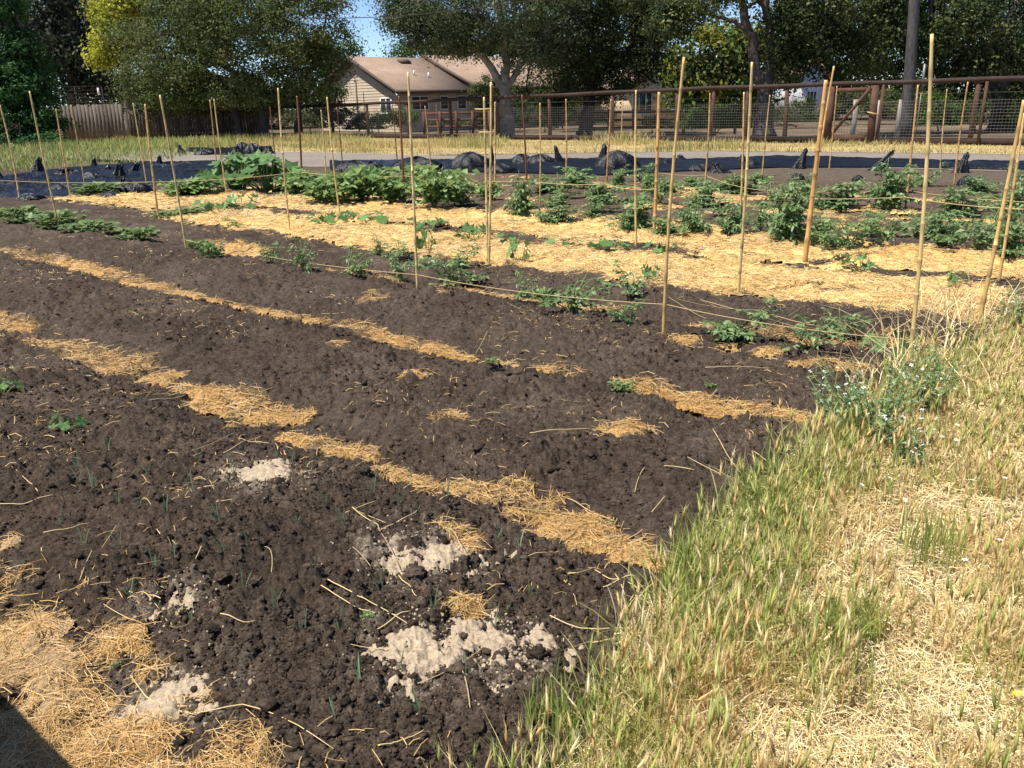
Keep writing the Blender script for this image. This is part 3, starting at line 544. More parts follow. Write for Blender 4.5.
# ------------------------------------------------------------------ stakes
# (base pixel) (top pixel) kind radius label
PALE = (.70, .50, .21); TAN = (.64, .41, .15); ORANGE = (.58, .32, .115); RUST = (.20, .075, .03)
STAKES = [
 # front row, dark soil
 (60,232,29.5,91,PALE,.010,'pale bamboo stake leaning left, first from the left in the front stake row'),
 (187,253,160,95,PALE,.010,'pale bamboo stake leaning left, second from the left in the front stake row'),
 (418,297,408,72,PALE,.009,'thin pale bamboo stake, third from the left in the front stake row'),
 (663,342,684,57,TAN,.0085,'thin tan bamboo stake beside a straw tuft, fourth from the left in the front row'),
 (908,375,932,34,PALE,.0095,'tallest pale bamboo stake, at the right end of the front row beside the grass'),
 # second row at the edge of the straw
 (159,221,145,104,TAN,.016,'thick pale bamboo stake, first from the left in the second stake row'),
 (290,233,278,88,PALE,.010,'pale bamboo stake, second from the left in the second row along the straw edge'),
 (488,268,484,97,PALE,.009,'shorter of the two bamboo stakes tied side by side with crosspieces'),
 (489,270,491,82,PALE,.009,'taller of the two bamboo stakes tied side by side with crosspieces'),
 (738,298,752,62,PALE,.0095,'pale bamboo stake at the straw edge, third stake position of the second row'),
 (977,333,1024,100,TAN,.011,'bamboo stake leaning strongly right at the near right end of the straw'),
 # third row in the straw
 (340,217,327,97,PALE,.010,'pale bamboo stake before the bean bushes, first from the left in the straw row'),
 (636,253,636,90,PALE,.009,'thin upright pale bamboo stake standing in the straw near the middle'),
 (804,268,826,80,ORANGE,.022,'thick orange wooden stake leaning right in the straw'),
 (806,266,834,66,TAN,.009,'thin bamboo stake crossing the thick orange stake in the straw'),
 (998,286,1024,113,TAN,.010,'bamboo stake leaning right in the straw behind the far right leaning stake'),
 (654,236,659,92,ORANGE,.020,'thick orange wooden stake in the tomato row near the middle'),
 (740,230,744,92,TAN,.010,'tan stake close behind a taller pale stake at the straw edge'),
 (905,212,918,85,ORANGE,.015,'orange wooden stake between two tomato plants on the right'),
 # left, around the plastic
 (20,201,0,105,PALE,.012,'pale bamboo stake leaning left at the far left of the photo'),
 (71,201,56,109,TAN,.011,'thin tan bamboo stake in front of the crumpled plastic, near the conifer'),
 (86,192,71,105,TAN,.011,'tan bamboo stake in front of the weathered board fence, standing in the plastic'),
 (148,193,133,103,PALE,.010,'thin pale bamboo stake between plastic and straw at left'),
 (218,180,210,100,ORANGE,.015,'orange stake rising from the left squash leaves'),
 (227,197,214,99,PALE,.010,'pale bamboo stake at the foot of the left squash plants'),
 (275,155,270,107,RUST,.020,'short rusty stake behind the squash plants under the left oak'),
 (302,180,297,96,RUST,.024,'thick dark rusty post among the squash plants'),
 (326,173,321,110,PALE,.014,'pale stake behind the bean bushes, left of the gable'),
 (343,169,337,107,RUST,.014,'thin rusty stake behind the bean bushes, left of the gable'),
 (405,206,399,96,RUST,.018,'rust red stake standing in the bean bushes'),
 (398,171,393,108,RUST,.014,'thin rusty stake right behind the rust red stake in the beans'),
 (432,178,425,106,ORANGE,.014,'orange stake behind the bean bushes under the house eave'),
 (495,185,495,102,TAN,.016,'tan stake just right of the two tied bamboo stakes'),
 (527,189,522,95,RUST,.018,'rust orange stake in the small tomatoes right of the tied stakes'),
 (540,204,540,103,TAN,.009,'very thin tan stake near a rust orange stake in the tomatoes'),
 (566,182,566,99,ORANGE,.016,'upright orange stake left of the tall plastic fold'),
 (606,190,611,99,ORANGE,.016,'orange stake in front of the tall plastic fold'),
 (705,185,710,93,ORANGE,.016,'orange stake standing before the green shrub behind the fence'),
 (762,176,770,95,TAN,.012,'thin tan stake at the edge of the plastic before the thick oak trunk'),
 (829,170,837,86,ORANGE,.015,'orange stake just right of the thick leaning stake, at the gravel path'),
 (940,169,947,89,TAN,.014,'thin tan stake by the gravel path on the right'),
 (954,185,968,82,ORANGE,.016,'orange stake leaning right by the plastic on the right'),
 (439,139,436,104,TAN,.024,'short tan stake at the verge in front of the house windows'),
 (379,135,378,111,TAN,.024,'short tan stake at the verge in front of the gable'),
 (621,143,623,100,TAN,.020,'tan stake at the verge in front of the cream house'),
]
def stake(bx, by, tx, ty, col, rad, lab):
    rad = rad * (1.35 if rad < .0125 else 1.1)
    b = gp(bx, by); b[2] = tz(b[0], b[1]); Y = b[1] + rng.normal(0, .05); t = at(tx, ty, Y); col = np.array(col)
    r0 = np.random.default_rng(int(bx * 7 + by)); n = 40; s = np.linspace(0, 1, n)[:, None]; d = t - b
    bow = np.array([r0.normal(0, .012), r0.normal(0, .012), 0]) * np.sin(PI * s); pts = b * (1 - s) + t * s + bow; pts[0, 2] -= .06
    R = np.full(n, rad) * (1 - .25 * s[:, 0]); C = np.repeat(col[None], n, 0) * (1 + .15 * np.sin(s * 9 + bx))
    mb = MB()
    if rad < .017 or col[0] > .5:   # bamboo: node rings
        L = np.linalg.norm(d); k = int(L / .19)
        ss = np.sort(np.concatenate([np.linspace(0, 1, n)] + [[q - .006, q - .002, q + .002, q + .006] for q in (np.arange(1, k) / k + r0.normal(0, .006, k - 1))])); ss = np.clip(ss, 0, 1)
        nodes = np.abs(ss[:, None] - (np.arange(1, k) / k)[None]).min(1); n = len(ss); s = ss[:, None]
        pts = b * (1 - s) + t * s + np.array([r0.normal(0, .012), r0.normal(0, .012), 0]) * np.sin(PI * s); pts[0, 2] -= .06
        ring = np.zeros(n)
        q = np.concatenate([np.linspace(0, 1, 40)]); R = rad * (1 - .25 * ss) * (1 + .22 * (nodes < .009)); C = np.repeat(col[None], n, 0) * (1 - .35 * (nodes < .009))[:, None] * (1 + .12 * np.sin(ss * 9 + bx))[:, None]
    sd = 8
    o_ = b.copy(); mb.tube(pts - o_, R, sd, C); ob = mb.build('bamboo_stake' if col[0] > .5 else ('rusty_stake' if col[0] < .3 else 'wooden_stake'), MT['bamboo'], smooth=True); ob.location = o_
    tag(ob, lab, 'stake', 'stakes standing along the crop rows'); return b, t
SP = [stake(*a) for a in STAKES]
# tied crosspieces on the pair of stakes
def sag(p, q, s, n=24):
    t = np.linspace(0, 1, n)[:, None]; P = p * (1 - t) + q * t; P[:, 2] -= s * 4 * (t * (1 - t))[:, 0]; return P
for py, lab in ((109, 'upper short stick tied across the pair of bamboo stakes'), (132, 'lower short stick tied across the pair of bamboo stakes')):
    c = at(484 if py < 120 else 488, py, SP[7][0][1] - .02); mb = MB(); mb.tube([[-.09, 0, 0], [0, .002, -.003], [.07, -.002, .004]], .006, 6, PALE); ob = mb.build('tied_stick', MT['bamboo']); ob.location = c; tag(ob, lab, 'stick', 'sticks tied across the stake pair')
def twine(chain, lab, rad=.0028):
    mb = MB(); pp = [np.array(p) for p in chain]
    for p, q in zip(pp[:-1], pp[1:]): mb.tube(sag(p, q, .02 + .015 * np.linalg.norm(q - p) * .5), rad, 5, cap=False)
    tag(mb.build('twine', MT['twine']), lab, 'twine', 'twine strung along the stake rows')
def onst(i, z):
    b, t = SP[i]; s = (z - b[2]) / (t[2] - b[2]); return b * (1 - s) + t * s
twine([onst(1, .16), onst(2, .2), onst(3, .27), onst(4, .22), gp(985, 385, .12)], 'twine strung low along the front stake row over the dark soil')
twine([onst(3, .33), gp(760, 310, .1), gp(850, 330, .1)], 'short slack twine from the front row stake near the straw tuft', .0025)
rowE = [at(-40, 178, 16), at(150, 182, 16), at(300, 172, 16.5), at(405, 176, 14.3), at(527, 181, 13), at(606, 184, 12.5), at(654, 189, 10.5)]
twine(rowE, 'long twine strung through the squash and bean row', .005)
twine([onst(16, .55), onst(17, .45), at(905, 197, 9.0), at(1060, 210, 7.6)], 'upper twine along the big tomato row on the right', .004)
twine([onst(16, .2), at(740, 237, 9.9), at(905, 246, 8.8), at(1060, 250, 7.8)], 'lower twine along the big tomato row on the right', .0035)
twine([at(654, 172, 15.5), at(705, 175, 15), at(760, 190, 12.5), at(905, 190, 12.2), at(1060, 203, 10)], 'twine strung behind the big tomatoes near the plastic', .004)

# ------------------------------------------------------------------ crop plants
G_TOM = np.array([[.13, .20, .075], [.165, .25, .095], [.10, .16, .06], [.21, .29, .12]])
G_SQ = np.array([[.11, .20, .06], [.14, .25, .08], [.085, .16, .05]])
G_BEAN = np.array([[.145, .22, .065], [.10, .165, .05], [.20, .28, .09]])
G_GREY = np.array([[.10, .15, .07], [.08, .13, .06], [.13, .18, .09]])
def rc(A, n, r_): return 1.18 * A[r_.integers(0, len(A), n)] * r_.uniform(.8, 1.2, n)[:, None]
PROTO = {}
def proto(kind, k):
    key = (kind, k)
    if key in PROTO: return PROTO[key]
    r_ = np.random.default_rng(hash(kind) % 1 + sum(map(ord, kind)) * 13 + k * 101); F_ = MB(); S_ = MB(); Pl = []; D = []; N = []; L = []; W = []
    if kind in ('tomato', 'bean', 'young'):
        nb = {'tomato': 15, 'bean': 18, 'young': 8}[kind]; nlf = {'tomato': 9, 'bean': 7, 'young': 5}[kind]
        for b in range(nb):
            a = r_.uniform(0, 2 * PI); ld = r_.uniform(.05, .72) * (1.2 if kind == 'young' else 1); hh = r_.uniform(.22, 1.08) if kind != 'bean' else r_.uniform(.4, .95)
            t = np.linspace(0, 1, 8)[:, None]; dr = np.array([math.cos(a), math.sin(a), 0])
            pts = dr * (ld * t ** 1.4) + np.array([0, 0, 1.0]) * (hh * (t - .18 * ld * t * t)) + r_.normal(0, .02, (8, 3)) * t
            S_.tube(pts, np.linspace(.018, .006, 8), 5)
            for j in range(nlf):
                tt = r_.uniform(.25, 1.0); p = np.array([np.interp(tt, t[:, 0], pts[:, q]) for q in range(3)]); aa_ = r_.uniform(0, 2 * PI); ra = nrm(np.array([math.cos(aa_), math.sin(aa_), r_.uniform(-.1, .6)]))
                rl = r_.uniform(.14, .30) * (1.1 if kind == 'young' else .9); m = 7 if kind != 'bean' else 3; sd = nrm(np.cross(ra, [0, 0, 1.0]))
                for q in range(m):
                    s_ = 1.0 if q == m - 1 else .35 + .6 * (q // 2) / max(1, m // 2); side = 0 if q == m - 1 else (1 if q % 2 else -1)
                    pp = p + ra * rl * s_ + np.array([0, 0, -.35]) * rl * s_ ** 2
                    dd = nrm(ra * (.6 if side else 1) + sd * side * .9 + np.array([0, 0, -.45 + r_.normal(0, .25)]))
                    Pl.append(pp); D.append(dd); N.append(nrm(np.array([0, 0, 1.0]) + r_.normal(0, .45, 3)))
                    z = r_.uniform(.09, .15) if kind != 'bean' else r_.uniform(.13, .2); L.append(z); W.append(z * (.55 if kind != 'bean' else .75))
        n = len(Pl); leaves(F_, np.array(Pl), np.array(D), np.array(N), np.array(L), np.array(W), .22, rc(G_BEAN if kind == 'bean' else G_TOM, n, r_))
    elif kind in ('squash', 'sprout'):
        nl = 34 if kind == 'squash' else 7
        for b in range(nl):
            a = b * 2.4 + r_.normal(0, .3); ro = r_.uniform(.15, .95) if kind == 'squash' else r_.uniform(.3, .8); hh = r_.uniform(.35, 1.0) * (1.15 - .5 * ro) if kind == 'squash' else r_.uniform(.12, .4); c0 = np.array([math.cos(a) * ro * .35, math.sin(a) * ro * .35, 0])
            c = np.array([math.cos(a) * ro, math.sin(a) * ro, hh]); t = np.linspace(0, 1, 6)[:, None]; pts = c0 * (1 - t) + c * t; pts[:, 2] = hh * np.sin(t[:, 0] * PI / 2); S_.tube(pts, np.linspace(.022, .014, 6), 5)
            R = r_.uniform(.20, .34); th = np.linspace(0, 2 * PI, 15, endpoint=False); rad = R * (.82 + .18 * np.cos(5 * th)) * (1 - .45 * np.exp(-((th - PI) / .35) ** 2))
            nn = nrm(np.array([math.cos(a) * .45, math.sin(a) * .45, 1.0]) + r_.normal(0, .25, 3)); e1 = nrm(np.array([math.cos(a), math.sin(a), 0]) - nn * (nn @ np.array([math.cos(a), math.sin(a), 0]))); e2 = np.cross(nn, e1)
            ring = c + rad[:, None] * (np.cos(th)[:, None] * e1 + np.sin(th)[:, None] * e2) + nn * (.10 * R + .12 * R * np.cos(5 * th)[:, None]); mid = c + .5 * (ring - c) - nn * .0
            V = np.vstack([c[None], c + .55 * (ring - c) + nn * .05 * R, ring]); k_ = np.arange(15); kk = (k_ + 1) % 15
            F_.add(V, [np.stack([0 * k_, 1 + k_, 1 + kk], 1), np.stack([1 + k_, 16 + k_, 16 + kk, 1 + kk], 1)], rc(G_SQ, 1, r_)[0])
    elif kind == 'tuft':
        n = 150; a = r_.uniform(0, 2 * PI, n); P = np.stack([np.cos(a), np.sin(a), 0 * a], 1) * r_.uniform(.02, .6, n)[:, None] + np.array([0, 0, .38]) * r_.random((n, 1)); D = np.stack([np.cos(a), np.sin(a), r_.uniform(-.1, .9, n)], 1)
        leaves(F_, P, D, np.array([[0, 0, 1.0]]) + r_.normal(0, .3, (n, 3)), r_.uniform(.16, .36, n), r_.uniform(.12, .24, n), .2, rc(G_BEAN * [1, .95, 1.1], n, r_))
        for q in range(10): S_.tube([[0, 0, 0], [.1 * math.cos(q), .1 * math.sin(q), .2], [.3 * math.cos(q), .3 * math.sin(q), .45]], [.02, .015, .008], 4)
    PROTO[key] = (F_.mesh(kind + '_foliage', MT['leaf'], True if kind in ('squash', 'sprout') else False), S_.mesh(kind + '_stem', MT['stem'], True))
    return PROTO[key]
ORD = ['first', 'second', 'third', 'fourth', 'fifth', 'sixth', 'seventh', 'eighth', 'ninth', 'tenth', 'eleventh', 'twelfth', 'thirteenth', 'fourteenth', 'fifteenth', 'sixteenth']
KN = dict(tomato=('tomato_plant', 'tomato plant'), young=('tomato_seedling', 'young tomato plant'), bean=('bean_bush', 'bean bush'), squash=('squash_plant', 'squash plant'), sprout=('squash_seedling', 'squash seedling'), tuft=('leafy_weed', 'leafy plant'))
def plant(px, py, kind, wpx, hpx, lab, group, k):
    c = gp(px, py); c[2] = tz(c[0], c[1]) ; sc = F / (np.dot(c - CP, _f)); fo, st = proto(kind, k % 4); h = hpx / sc; wd = wpx / sc
    o = empty(KN[kind][0], c, rng.uniform(0, 6.28)); nat = {'tomato': 1.12, 'bean': 1.22, 'young': 1.2, 'squash': 2.1, 'sprout': 1.6, 'tuft': 1.4}[kind]; nh = {'tomato': .95, 'bean': .85, 'young': .9, 'squash': 1.1, 'sprout': .45, 'tuft': .65}[kind]
    a_, b_ = rng.uniform(.9, 1.3), rng.uniform(.85, 1.2); big = 1.2 if py > 250 and kind == 'young' else 1.0; o.scale = (wd / nat * a_ * big, wd / nat * a_ * big, h / nh * b_ * big * {'squash': .74, 'bean': .74, 'tomato': .94}.get(kind, 1))
    for nm, me in (('foliage', fo), ('stem', st)):
        q = bpy.data.objects.new(nm, me); COL.objects.link(q); q.parent = o
    tag(o, lab, KN[kind][1], group)
def row(desc, group, items):
    items = sorted(items, key=lambda a: a[0])
    for i, it in enumerate(items):
        px, py, kind, w_, h_, look = it
        plant(px, py, kind, w_, h_, '%s, %s from left %s' % (look, ORD[i], desc), group, int(px))
row('in the front row of dark soil', 'seedlings in the front row', [
 (272,268,'young',22,17,'small tomato seedling'), (304,276,'young',34,24,'bushy tomato seedling'), (350,284,'young',28,25,'upright tomato seedling'), (402,290,'young',26,24,'ragged tomato seedling'),
 (455,286,'young',46,30,'broad tomato seedling'), (518,308,'young',26,26,'upright dark tomato seedling'), (546,297,'tuft',34,20,'low leafy seedling'), (571,320,'young',44,30,'spreading tomato seedling'),
 (633,302,'young',40,26,'drooping tomato seedling'), (630,330,'young',34,26,'dark bushy tomato seedling'), (733,340,'young',58,32,'wide tomato seedling'), (812,362,'young',44,32,'sprawling tomato seedling'),
 (840,340,'young',36,22,'low tomato seedling'), (889,360,'sprout',42,28,'broad leaved bean seedling')])
row('along the front bed back edge', 'small seedlings along the back edge of the front bed', [
 (380,256,'young',20,15,'tiny tomato seedling'), (400,262,'young',24,18,'small tomato seedling'), (428,254,'sprout',16,18,'thin young seedling'), (459,272,'young',26,20,'bushy small seedling'),
 (519,266,'sprout',26,18,'small pale seedling'), (650,284,'sprout',24,18,'small drooping seedling at the straw edge'), (735,264,'sprout',8,6,'tiny seedling')])
row('among the left front clumps', 'leafy clumps at the left end of the front beds', [
 (25,224,'tuft',36,18,'low leafy clump'), (58,230,'tuft',44,22,'thick leafy clump'), (92,233,'tuft',46,18,'spreading leafy clump'), (140,243,'tuft',50,18,'leafy clump'), (196,246,'tuft',22,14,'small leafy clump'), (213,260,'tuft',24,20,'narrow leafy clump'),
 (10,214,'tuft',30,12,'small low clump')])
row('in the left straw strip', 'plants in the soil strip inside the left straw', [
 (100,196,'tuft',40,14,'low clump by the plastic edge'), (165,220,'tuft',22,8,'small sprawling clump'), (190,216,'tuft',30,9,'flat green clump'), (217,214,'sprout',40,14,'spreading squash seedling'), (243,213,'sprout',34,12,'flat squash seedling'),
 (235,230,'young',22,10,'small tomato seedling'), (325,226,'sprout',40,12,'low squash seedling')])
row('between two straw bands', 'squash seedlings in the straw', [
 (345,222,'sprout',34,10,'low squash seedling'), (370,226,'sprout',40,12,'flat squash seedling'), (428,232,'sprout',36,10,'flat pale squash seedling'), (473,242,'sprout',30,14,'dark squash seedling'), (512,246,'sprout',26,8,'flat squash seedling'), (563,250,'sprout',28,9,'small squash seedling'),
 (612,255,'sprout',34,11,'spread squash seedling'), (660,260,'sprout',34,12,'grey green squash seedling'), (862,276,'sprout',38,18,'upright squash seedling'), (955,293,'sprout',16,15,'single drooping squash seedling'), (840,262,'sprout',22,8,'pale low squash seedling')])
row('in the squash and bean row', 'squash and beans in the left half of the far row', [
 (184,197,'bean',44,22,'low dark leafy bush'), (206,196,'squash',50,28,'low squash plant'), (238,192,'squash',64,40,'large squash plant with broad leaves'), (270,192,'squash',66,44,'tallest squash plant with broad leaves'), (298,198,'bean',52,28,'bean bush'), (254,182,'squash',60,30,'squash plant at the back'),
 (312,190,'bean',50,28,'dark bean bush'), (345,192,'bean',54,32,'bushy bean plant'), (418,196,'bean',56,34,'tall bean bush'), (448,190,'bean',40,22,'low bean bush'),
 (328,206,'bean',54,34,'bean bush with pale leaves'), (362,205,'bean',58,46,'tall bean bush'), (395,206,'bean',50,36,'bean bush behind the rust red stake'), (434,212,'bean',56,44,'wide bean bush'), (462,208,'bean',46,38,'bean bush beside the tied stakes'), (376,186,'squash',46,26,'dark leaved squash plant')])
row('in the straw edge tomato row', 'tomato plants at the far edge of the straw', [
 (760,236,'young',44,30,'ragged tomato plant'), (820,250,'young',40,26,'thin ragged tomato plant'), (545,226,'young',30,22,'thin tomato plant'),
 (520,222,'tomato',40,48,'tall leafy tomato plant'), (558,226,'tomato',34,22,'small tomato plant'), (592,224,'tomato',26,16,'low tomato plant'), (634,233,'tomato',48,46,'tall tomato plant'), (668,238,'tomato',34,24,'spreading tomato plant'), (696,238,'tomato',34,30,'loose tomato plant'), (733,240,'tomato',38,32,'tomato plant'),
 (786,245,'tomato',72,64,'largest tomato plant'), (850,252,'young',50,28,'open grey tomato plant'), (884,250,'young',46,32,'straggly tomato plant'), (935,252,'tomato',50,32,'leaning tomato plant'), (975,258,'young',52,36,'straggly tomato plant'), (1014,264,'tomato',50,44,'dense tomato plant')])
row('in the far tomato row', 'tomato plants in the far row', [
 (660,206,'young',40,26,'ragged tomato plant'), (770,206,'young',34,22,'thin tomato plant'), (560,200,'young',40,22,'ragged low tomato plant'),
 (545,194,'tomato',30,16,'low tomato plant'), (575,190,'tomato',40,20,'low wide tomato plant'), (618,187,'tomato',22,18,'round pale tomato plant'), (650,192,'tomato',30,18,'tomato plant'), (600,204,'tomato',40,22,'spreading tomato plant'), (702,208,'tomato',52,30,'wide tomato plant'),
 (742,196,'tomato',40,28,'dense round tomato plant'), (834,212,'tomato',46,38,'dense tomato plant'), (884,213,'tomato',44,42,'tall dense tomato plant'), (900,192,'bean',30,18,'small leafy plant'), (958,220,'tomato',44,34,'dark tomato plant'), (1008,216,'tomato',44,32,'tomato plant')])
row('in the row nearest the plastic', 'low plants nearest the plastic', [
 (488,200,'bean',30,22,'low bush'), (800,190,'young',30,20,'thin tomato plant'), (760,184,'bean',24,14,'small bush'), (640,182,'young',28,16,'low thin tomato plant'), (1015,190,'young',34,26,'ragged tomato plant'), (690,186,'bean',26,12,'small low bush'), (556,207,'tomato',26,14,'tiny tomato plant'), (668,196,'tomato',26,16,'low tomato plant'), (722,190,'tomato',22,10,'tiny tomato plant'), (925,186,'young',30,22,'thin tomato plant'), (980,192,'tomato',30,18,'low tomato plant')])
row('in the straggly right row', 'straggly tomato plants on the right', [
 (866,236,'young',44,28,'sprawling tomato plant'), (915,238,'young',50,30,'straggly tomato plant'), (962,242,'young',46,30,'ragged tomato plant'), (1003,240,'tomato',44,32,'leafy tomato plant'), (822,232,'young',36,22,'thin tomato plant'), (690,222,'young',40,22,'low ragged tomato plant'), (600,215,'young',36,20,'low tomato plant'), (720,220,'young',30,18,'small tomato plant')])
# seedlings and shoots in the near bed
plant(68, 438, 'sprout', 36, 18, 'lone squash seedling with four leaves on the bare near soil', None, 1)
plant(2, 404, 'sprout', 30, 16, 'squash seedling cut by the left edge of the photo', None, 2)
plant(372, 636, 'tuft', 16, 9, 'tiny green weed near the white sand', None, 3)
plant(622, 388, 'tuft', 22, 12, 'small bright green weed in the straw furrow', None, 1)
plant(710, 578 - 192, 'tuft', 12, 6, 'tiny weed on the fine dark soil', None, 2)
plant(115, 662, 'tuft', 12, 7, 'tiny weed at the edge of the near straw', None, 0)
plant(492, 384, 'tuft', 16, 7, 'tiny pale weed in the middle of the soil', None, 0)
mb = MB(); r_ = np.random.default_rng(3); c = np.array([[.20, .30, .16]] * 3)
blades(mb, np.zeros((3, 3)) + r_.normal(0, .003, (3, 3)) * [1, 1, 0], np.array([.11, .085, .06]), .005, np.array([.12, .3, .4]), np.array([0, 2.2, 4.1]), c, c * 1.1); mb.v[-1] = mb.v[-1]
on0 = mb.mesh('onion_shoot', MT['leaf'])
spots = [(87,484),(97,491),(120,506),(150,479),(142,506),(167,514),(192,496),(277,454),(290,459),(327,509),(370,491),(397,504),(82,544),(122,549),(157,571),(227,554),(250,559),(280,629),(305,639),(310,586),(400,679),(435,629),(487,574),(497,529),(60,520),(215,520),(345,540),(360,470),(420,515),(455,545),(130,600),(190,620),(250,600),(345,640),(385,600),(490,630),(465,690),(510,610),(75,470),(205,460),(238,478),(310,480),(410,470),(445,500),(520,545),(180,560),(300,540),(360,690),(330,720),(420,720),(110,455),(530,590)]
for k, (px, py) in enumerate(spots):
    p = gp(px + rng.normal(0, 3), py + 6); o = bpy.data.objects.new('onion_seedling', on0); COL.objects.link(o); o.location = (p[0], p[1], tz(p[0], p[1]) - .004); o.rotation_euler = (rng.normal(0, .12), rng.normal(0, .12), rng.uniform(0, 6)); s = rng.uniform(.7, 1.15); o.scale = (s, s, s)
    tag(o, 'thin upright green onion seedling in the bare near soil', 'onion seedling', 'onion seedlings in the near bed')

# flowering weeds at the grass edge
def radish(px, py, h, wd, nst, lab, seed):
    r_ = np.random.default_rng(seed); c = gp(px, py); c[2] = tz(c[0], c[1]) if np.hypot(c[0], c[1]) < 29 else 0; o = empty('flowering_weed', c); S_ = MB(); L_ = MB(); tips = []
    for k in range(nst):
        a = r_.uniform(0, 2 * PI); ld = wd * r_.uniform(.1, 1); t = np.linspace(0, 1, 7)[:, None]; d = np.array([math.cos(a), math.sin(a), 0]); hh = h * r_.uniform(.6, 1.1)
        pts = d * ld * t ** 1.2 + np.array([0, 0, hh]) * t + r_.normal(0, .012, (7, 3)) * t; S_.tube(pts, np.linspace(.004, .0016, 7), 5)
        m = 16; tt = r_.uniform(.05, .9, m); P = np.stack([np.interp(tt, t[:, 0], pts[:, q]) for q in range(3)], 1); aa_ = r_.uniform(0, 2 * PI, m); D = np.stack([np.cos(aa_), np.sin(aa_), r_.uniform(-.2, .8, m)], 1)
        leaves(L_, P, D, np.array([[0, 0, 1.0]]) + r_.normal(0, .4, (m, 3)), r_.uniform(.035, .085, m) * (1.2 - .8 * tt), r_.uniform(.010, .026, m) * (1.2 - .6 * tt), .2, rc(G_GREY * 1.9, m, r_))
        for q in range(3):
            tb = r_.uniform(.6, 1); p = np.array([np.interp(tb, t[:, 0], pts[:, z]) for z in range(3)]); e = p + np.array([r_.normal(0, .03), r_.normal(0, .03), r_.uniform(.02, .06)]); S_.tube([p, (p + e) / 2 + [0, 0, .004], e], .0012, 4); tips.append(e)
    S_.build('stem', MT['stem'], o); L_.build('foliage', MT['leaf'], o)
    for e in tips[:34]:
        q = bpy.data.objects.new('flower', FLO); COL.objects.link(q); q.parent = o; q.location = e; q.rotation_euler = (r_.normal(0, .4), r_.normal(0, .4), r_.uniform(0, 6)); s = r_.uniform(.7, 1.2); q.scale = (s, s, s)
    tag(o, lab, 'flowering weed', 'white flowering weeds at the grass edge')
def flower_mesh(nm, m, npet, L, W):
    mb = MB(); a = np.arange(npet) * 2 * PI / npet; D = np.stack([np.cos(a), np.sin(a), 0 * a + .25], 1); leaves(mb, D * .002, D, np.tile([0, 0, 1.0], (npet, 1)), L, W, .15, np.tile([1, 1, 1.], (npet, 1))); return mb.mesh(nm, m)
FLO = flower_mesh('flower', MT['petal'], 4, .009, .008)
radish(872, 448, .40, .32, 32, 'largest white flowering weed where the furrow meets the grass', 1)
radish(925, 416, .34, .28, 30, 'white flowering weed beside the tallest stake', 2)
radish(838, 430, .26, .20, 20, 'small white flowering weed at the edge of the soil', 3)
radish(905, 470, .20, .16, 9, 'low white flowering weed in the grass below the largest one', 4)
radish(1010, 340, .34, .16, 12, 'flowering weed at the right end of the straw', 5)
def single(px, py, z, m, npet, L, W, nm, lab, cat, grp):
    c = gp(px, py, z); g0 = c.copy(); g0[2] = 0; o = empty(nm, g0); S_ = MB(); S_.tube([[0, 0, 0], [.006, .004, z * .5], [0, 0, z]], .0014, 4); S_.build('stem', MT['stem'], o)
    q = bpy.data.objects.new('flower', flower_mesh('flower', m, npet, L, W)); COL.objects.link(q); q.parent = o; q.location = (0, 0, z); q.rotation_euler = (rng.normal(.3, .2), rng.normal(0, .2), rng.uniform(0, 6)); tag(o, lab, cat, grp)
for px, py in ((912, 452), (956, 440), (972, 480), (890, 478), (862, 485), (957, 425), (905, 500), (898, 540), (1005, 478), (940, 395), (1000, 540), (965, 560)):
    single(px, py, .2, MT['petal'], 6, .009, .006, 'white_flower', 'small white flower standing among the dry grass', 'flower', 'white flowers in the grass')
for px, py, lab in ((1001, 466, 'small yellow flower by the right edge, topmost of its cluster'), (993, 474, 'small yellow flower, left one of the cluster by the right edge'), (1006, 479, 'small yellow flower, lowest of the cluster by the right edge'), (1018, 694, 'lone yellow flower low at the right edge'), (1015, 470, 'small yellow flower, rightmost of the cluster')):
    single(px, py, .15, MT['yellow'], 8, .014, .008, 'yellow_flower', lab, 'flower', 'yellow flowers in the grass')
# bright green tufts by the soil edge
for k, (px, py, w_, h_, lab) in enumerate(((845, 452, 46, 50, 'green grass tuft under the largest flowering weed'), (700, 560, 60, 60, 'green grass tuft at the middle of the soil edge'), (760, 520, 60, 52, 'green grass tuft above the middle of the soil edge'), (560, 745, 70, 70, 'green grass tuft at the bottom of the photo by the soil'), (640, 700, 60, 40, 'low green grass tuft near the sandy patch'), (690, 590, 50, 66, 'tall green grass tuft at the end of the middle straw furrow'), (930, 560, 60, 60, 'green grass tuft in the dry grass at right'), (730, 650, 50, 56, 'green grass tuft alone in the dry grass'), (850, 640, 60, 70, 'green grass tuft low in the dry grass'))):
    c = gp(px, py); sc = F / np.dot(c - CP, _f); n = 120; mb = MB(); rad = w_ / sc / 2; a = rng.uniform(0, 6.28, n); q = rng.random(n) ** .5 * rad
    cc = pick(GC_GRN, n); blades(mb, np.stack([q * np.cos(a), q * np.sin(a), 0 * a], 1), h_ / sc * rng.uniform(.5, 1.1, n), .0045, np.abs(rng.normal(.25, .2, n)), rng.uniform(0, 6.28, n), cc, cc)
    o = mb.build('grass_tuft', MT['grass']); o.location = (c[0], c[1], tz(c[0], c[1])); tag(o, lab, 'grass tuft', 'green grass tufts along the soil edge')
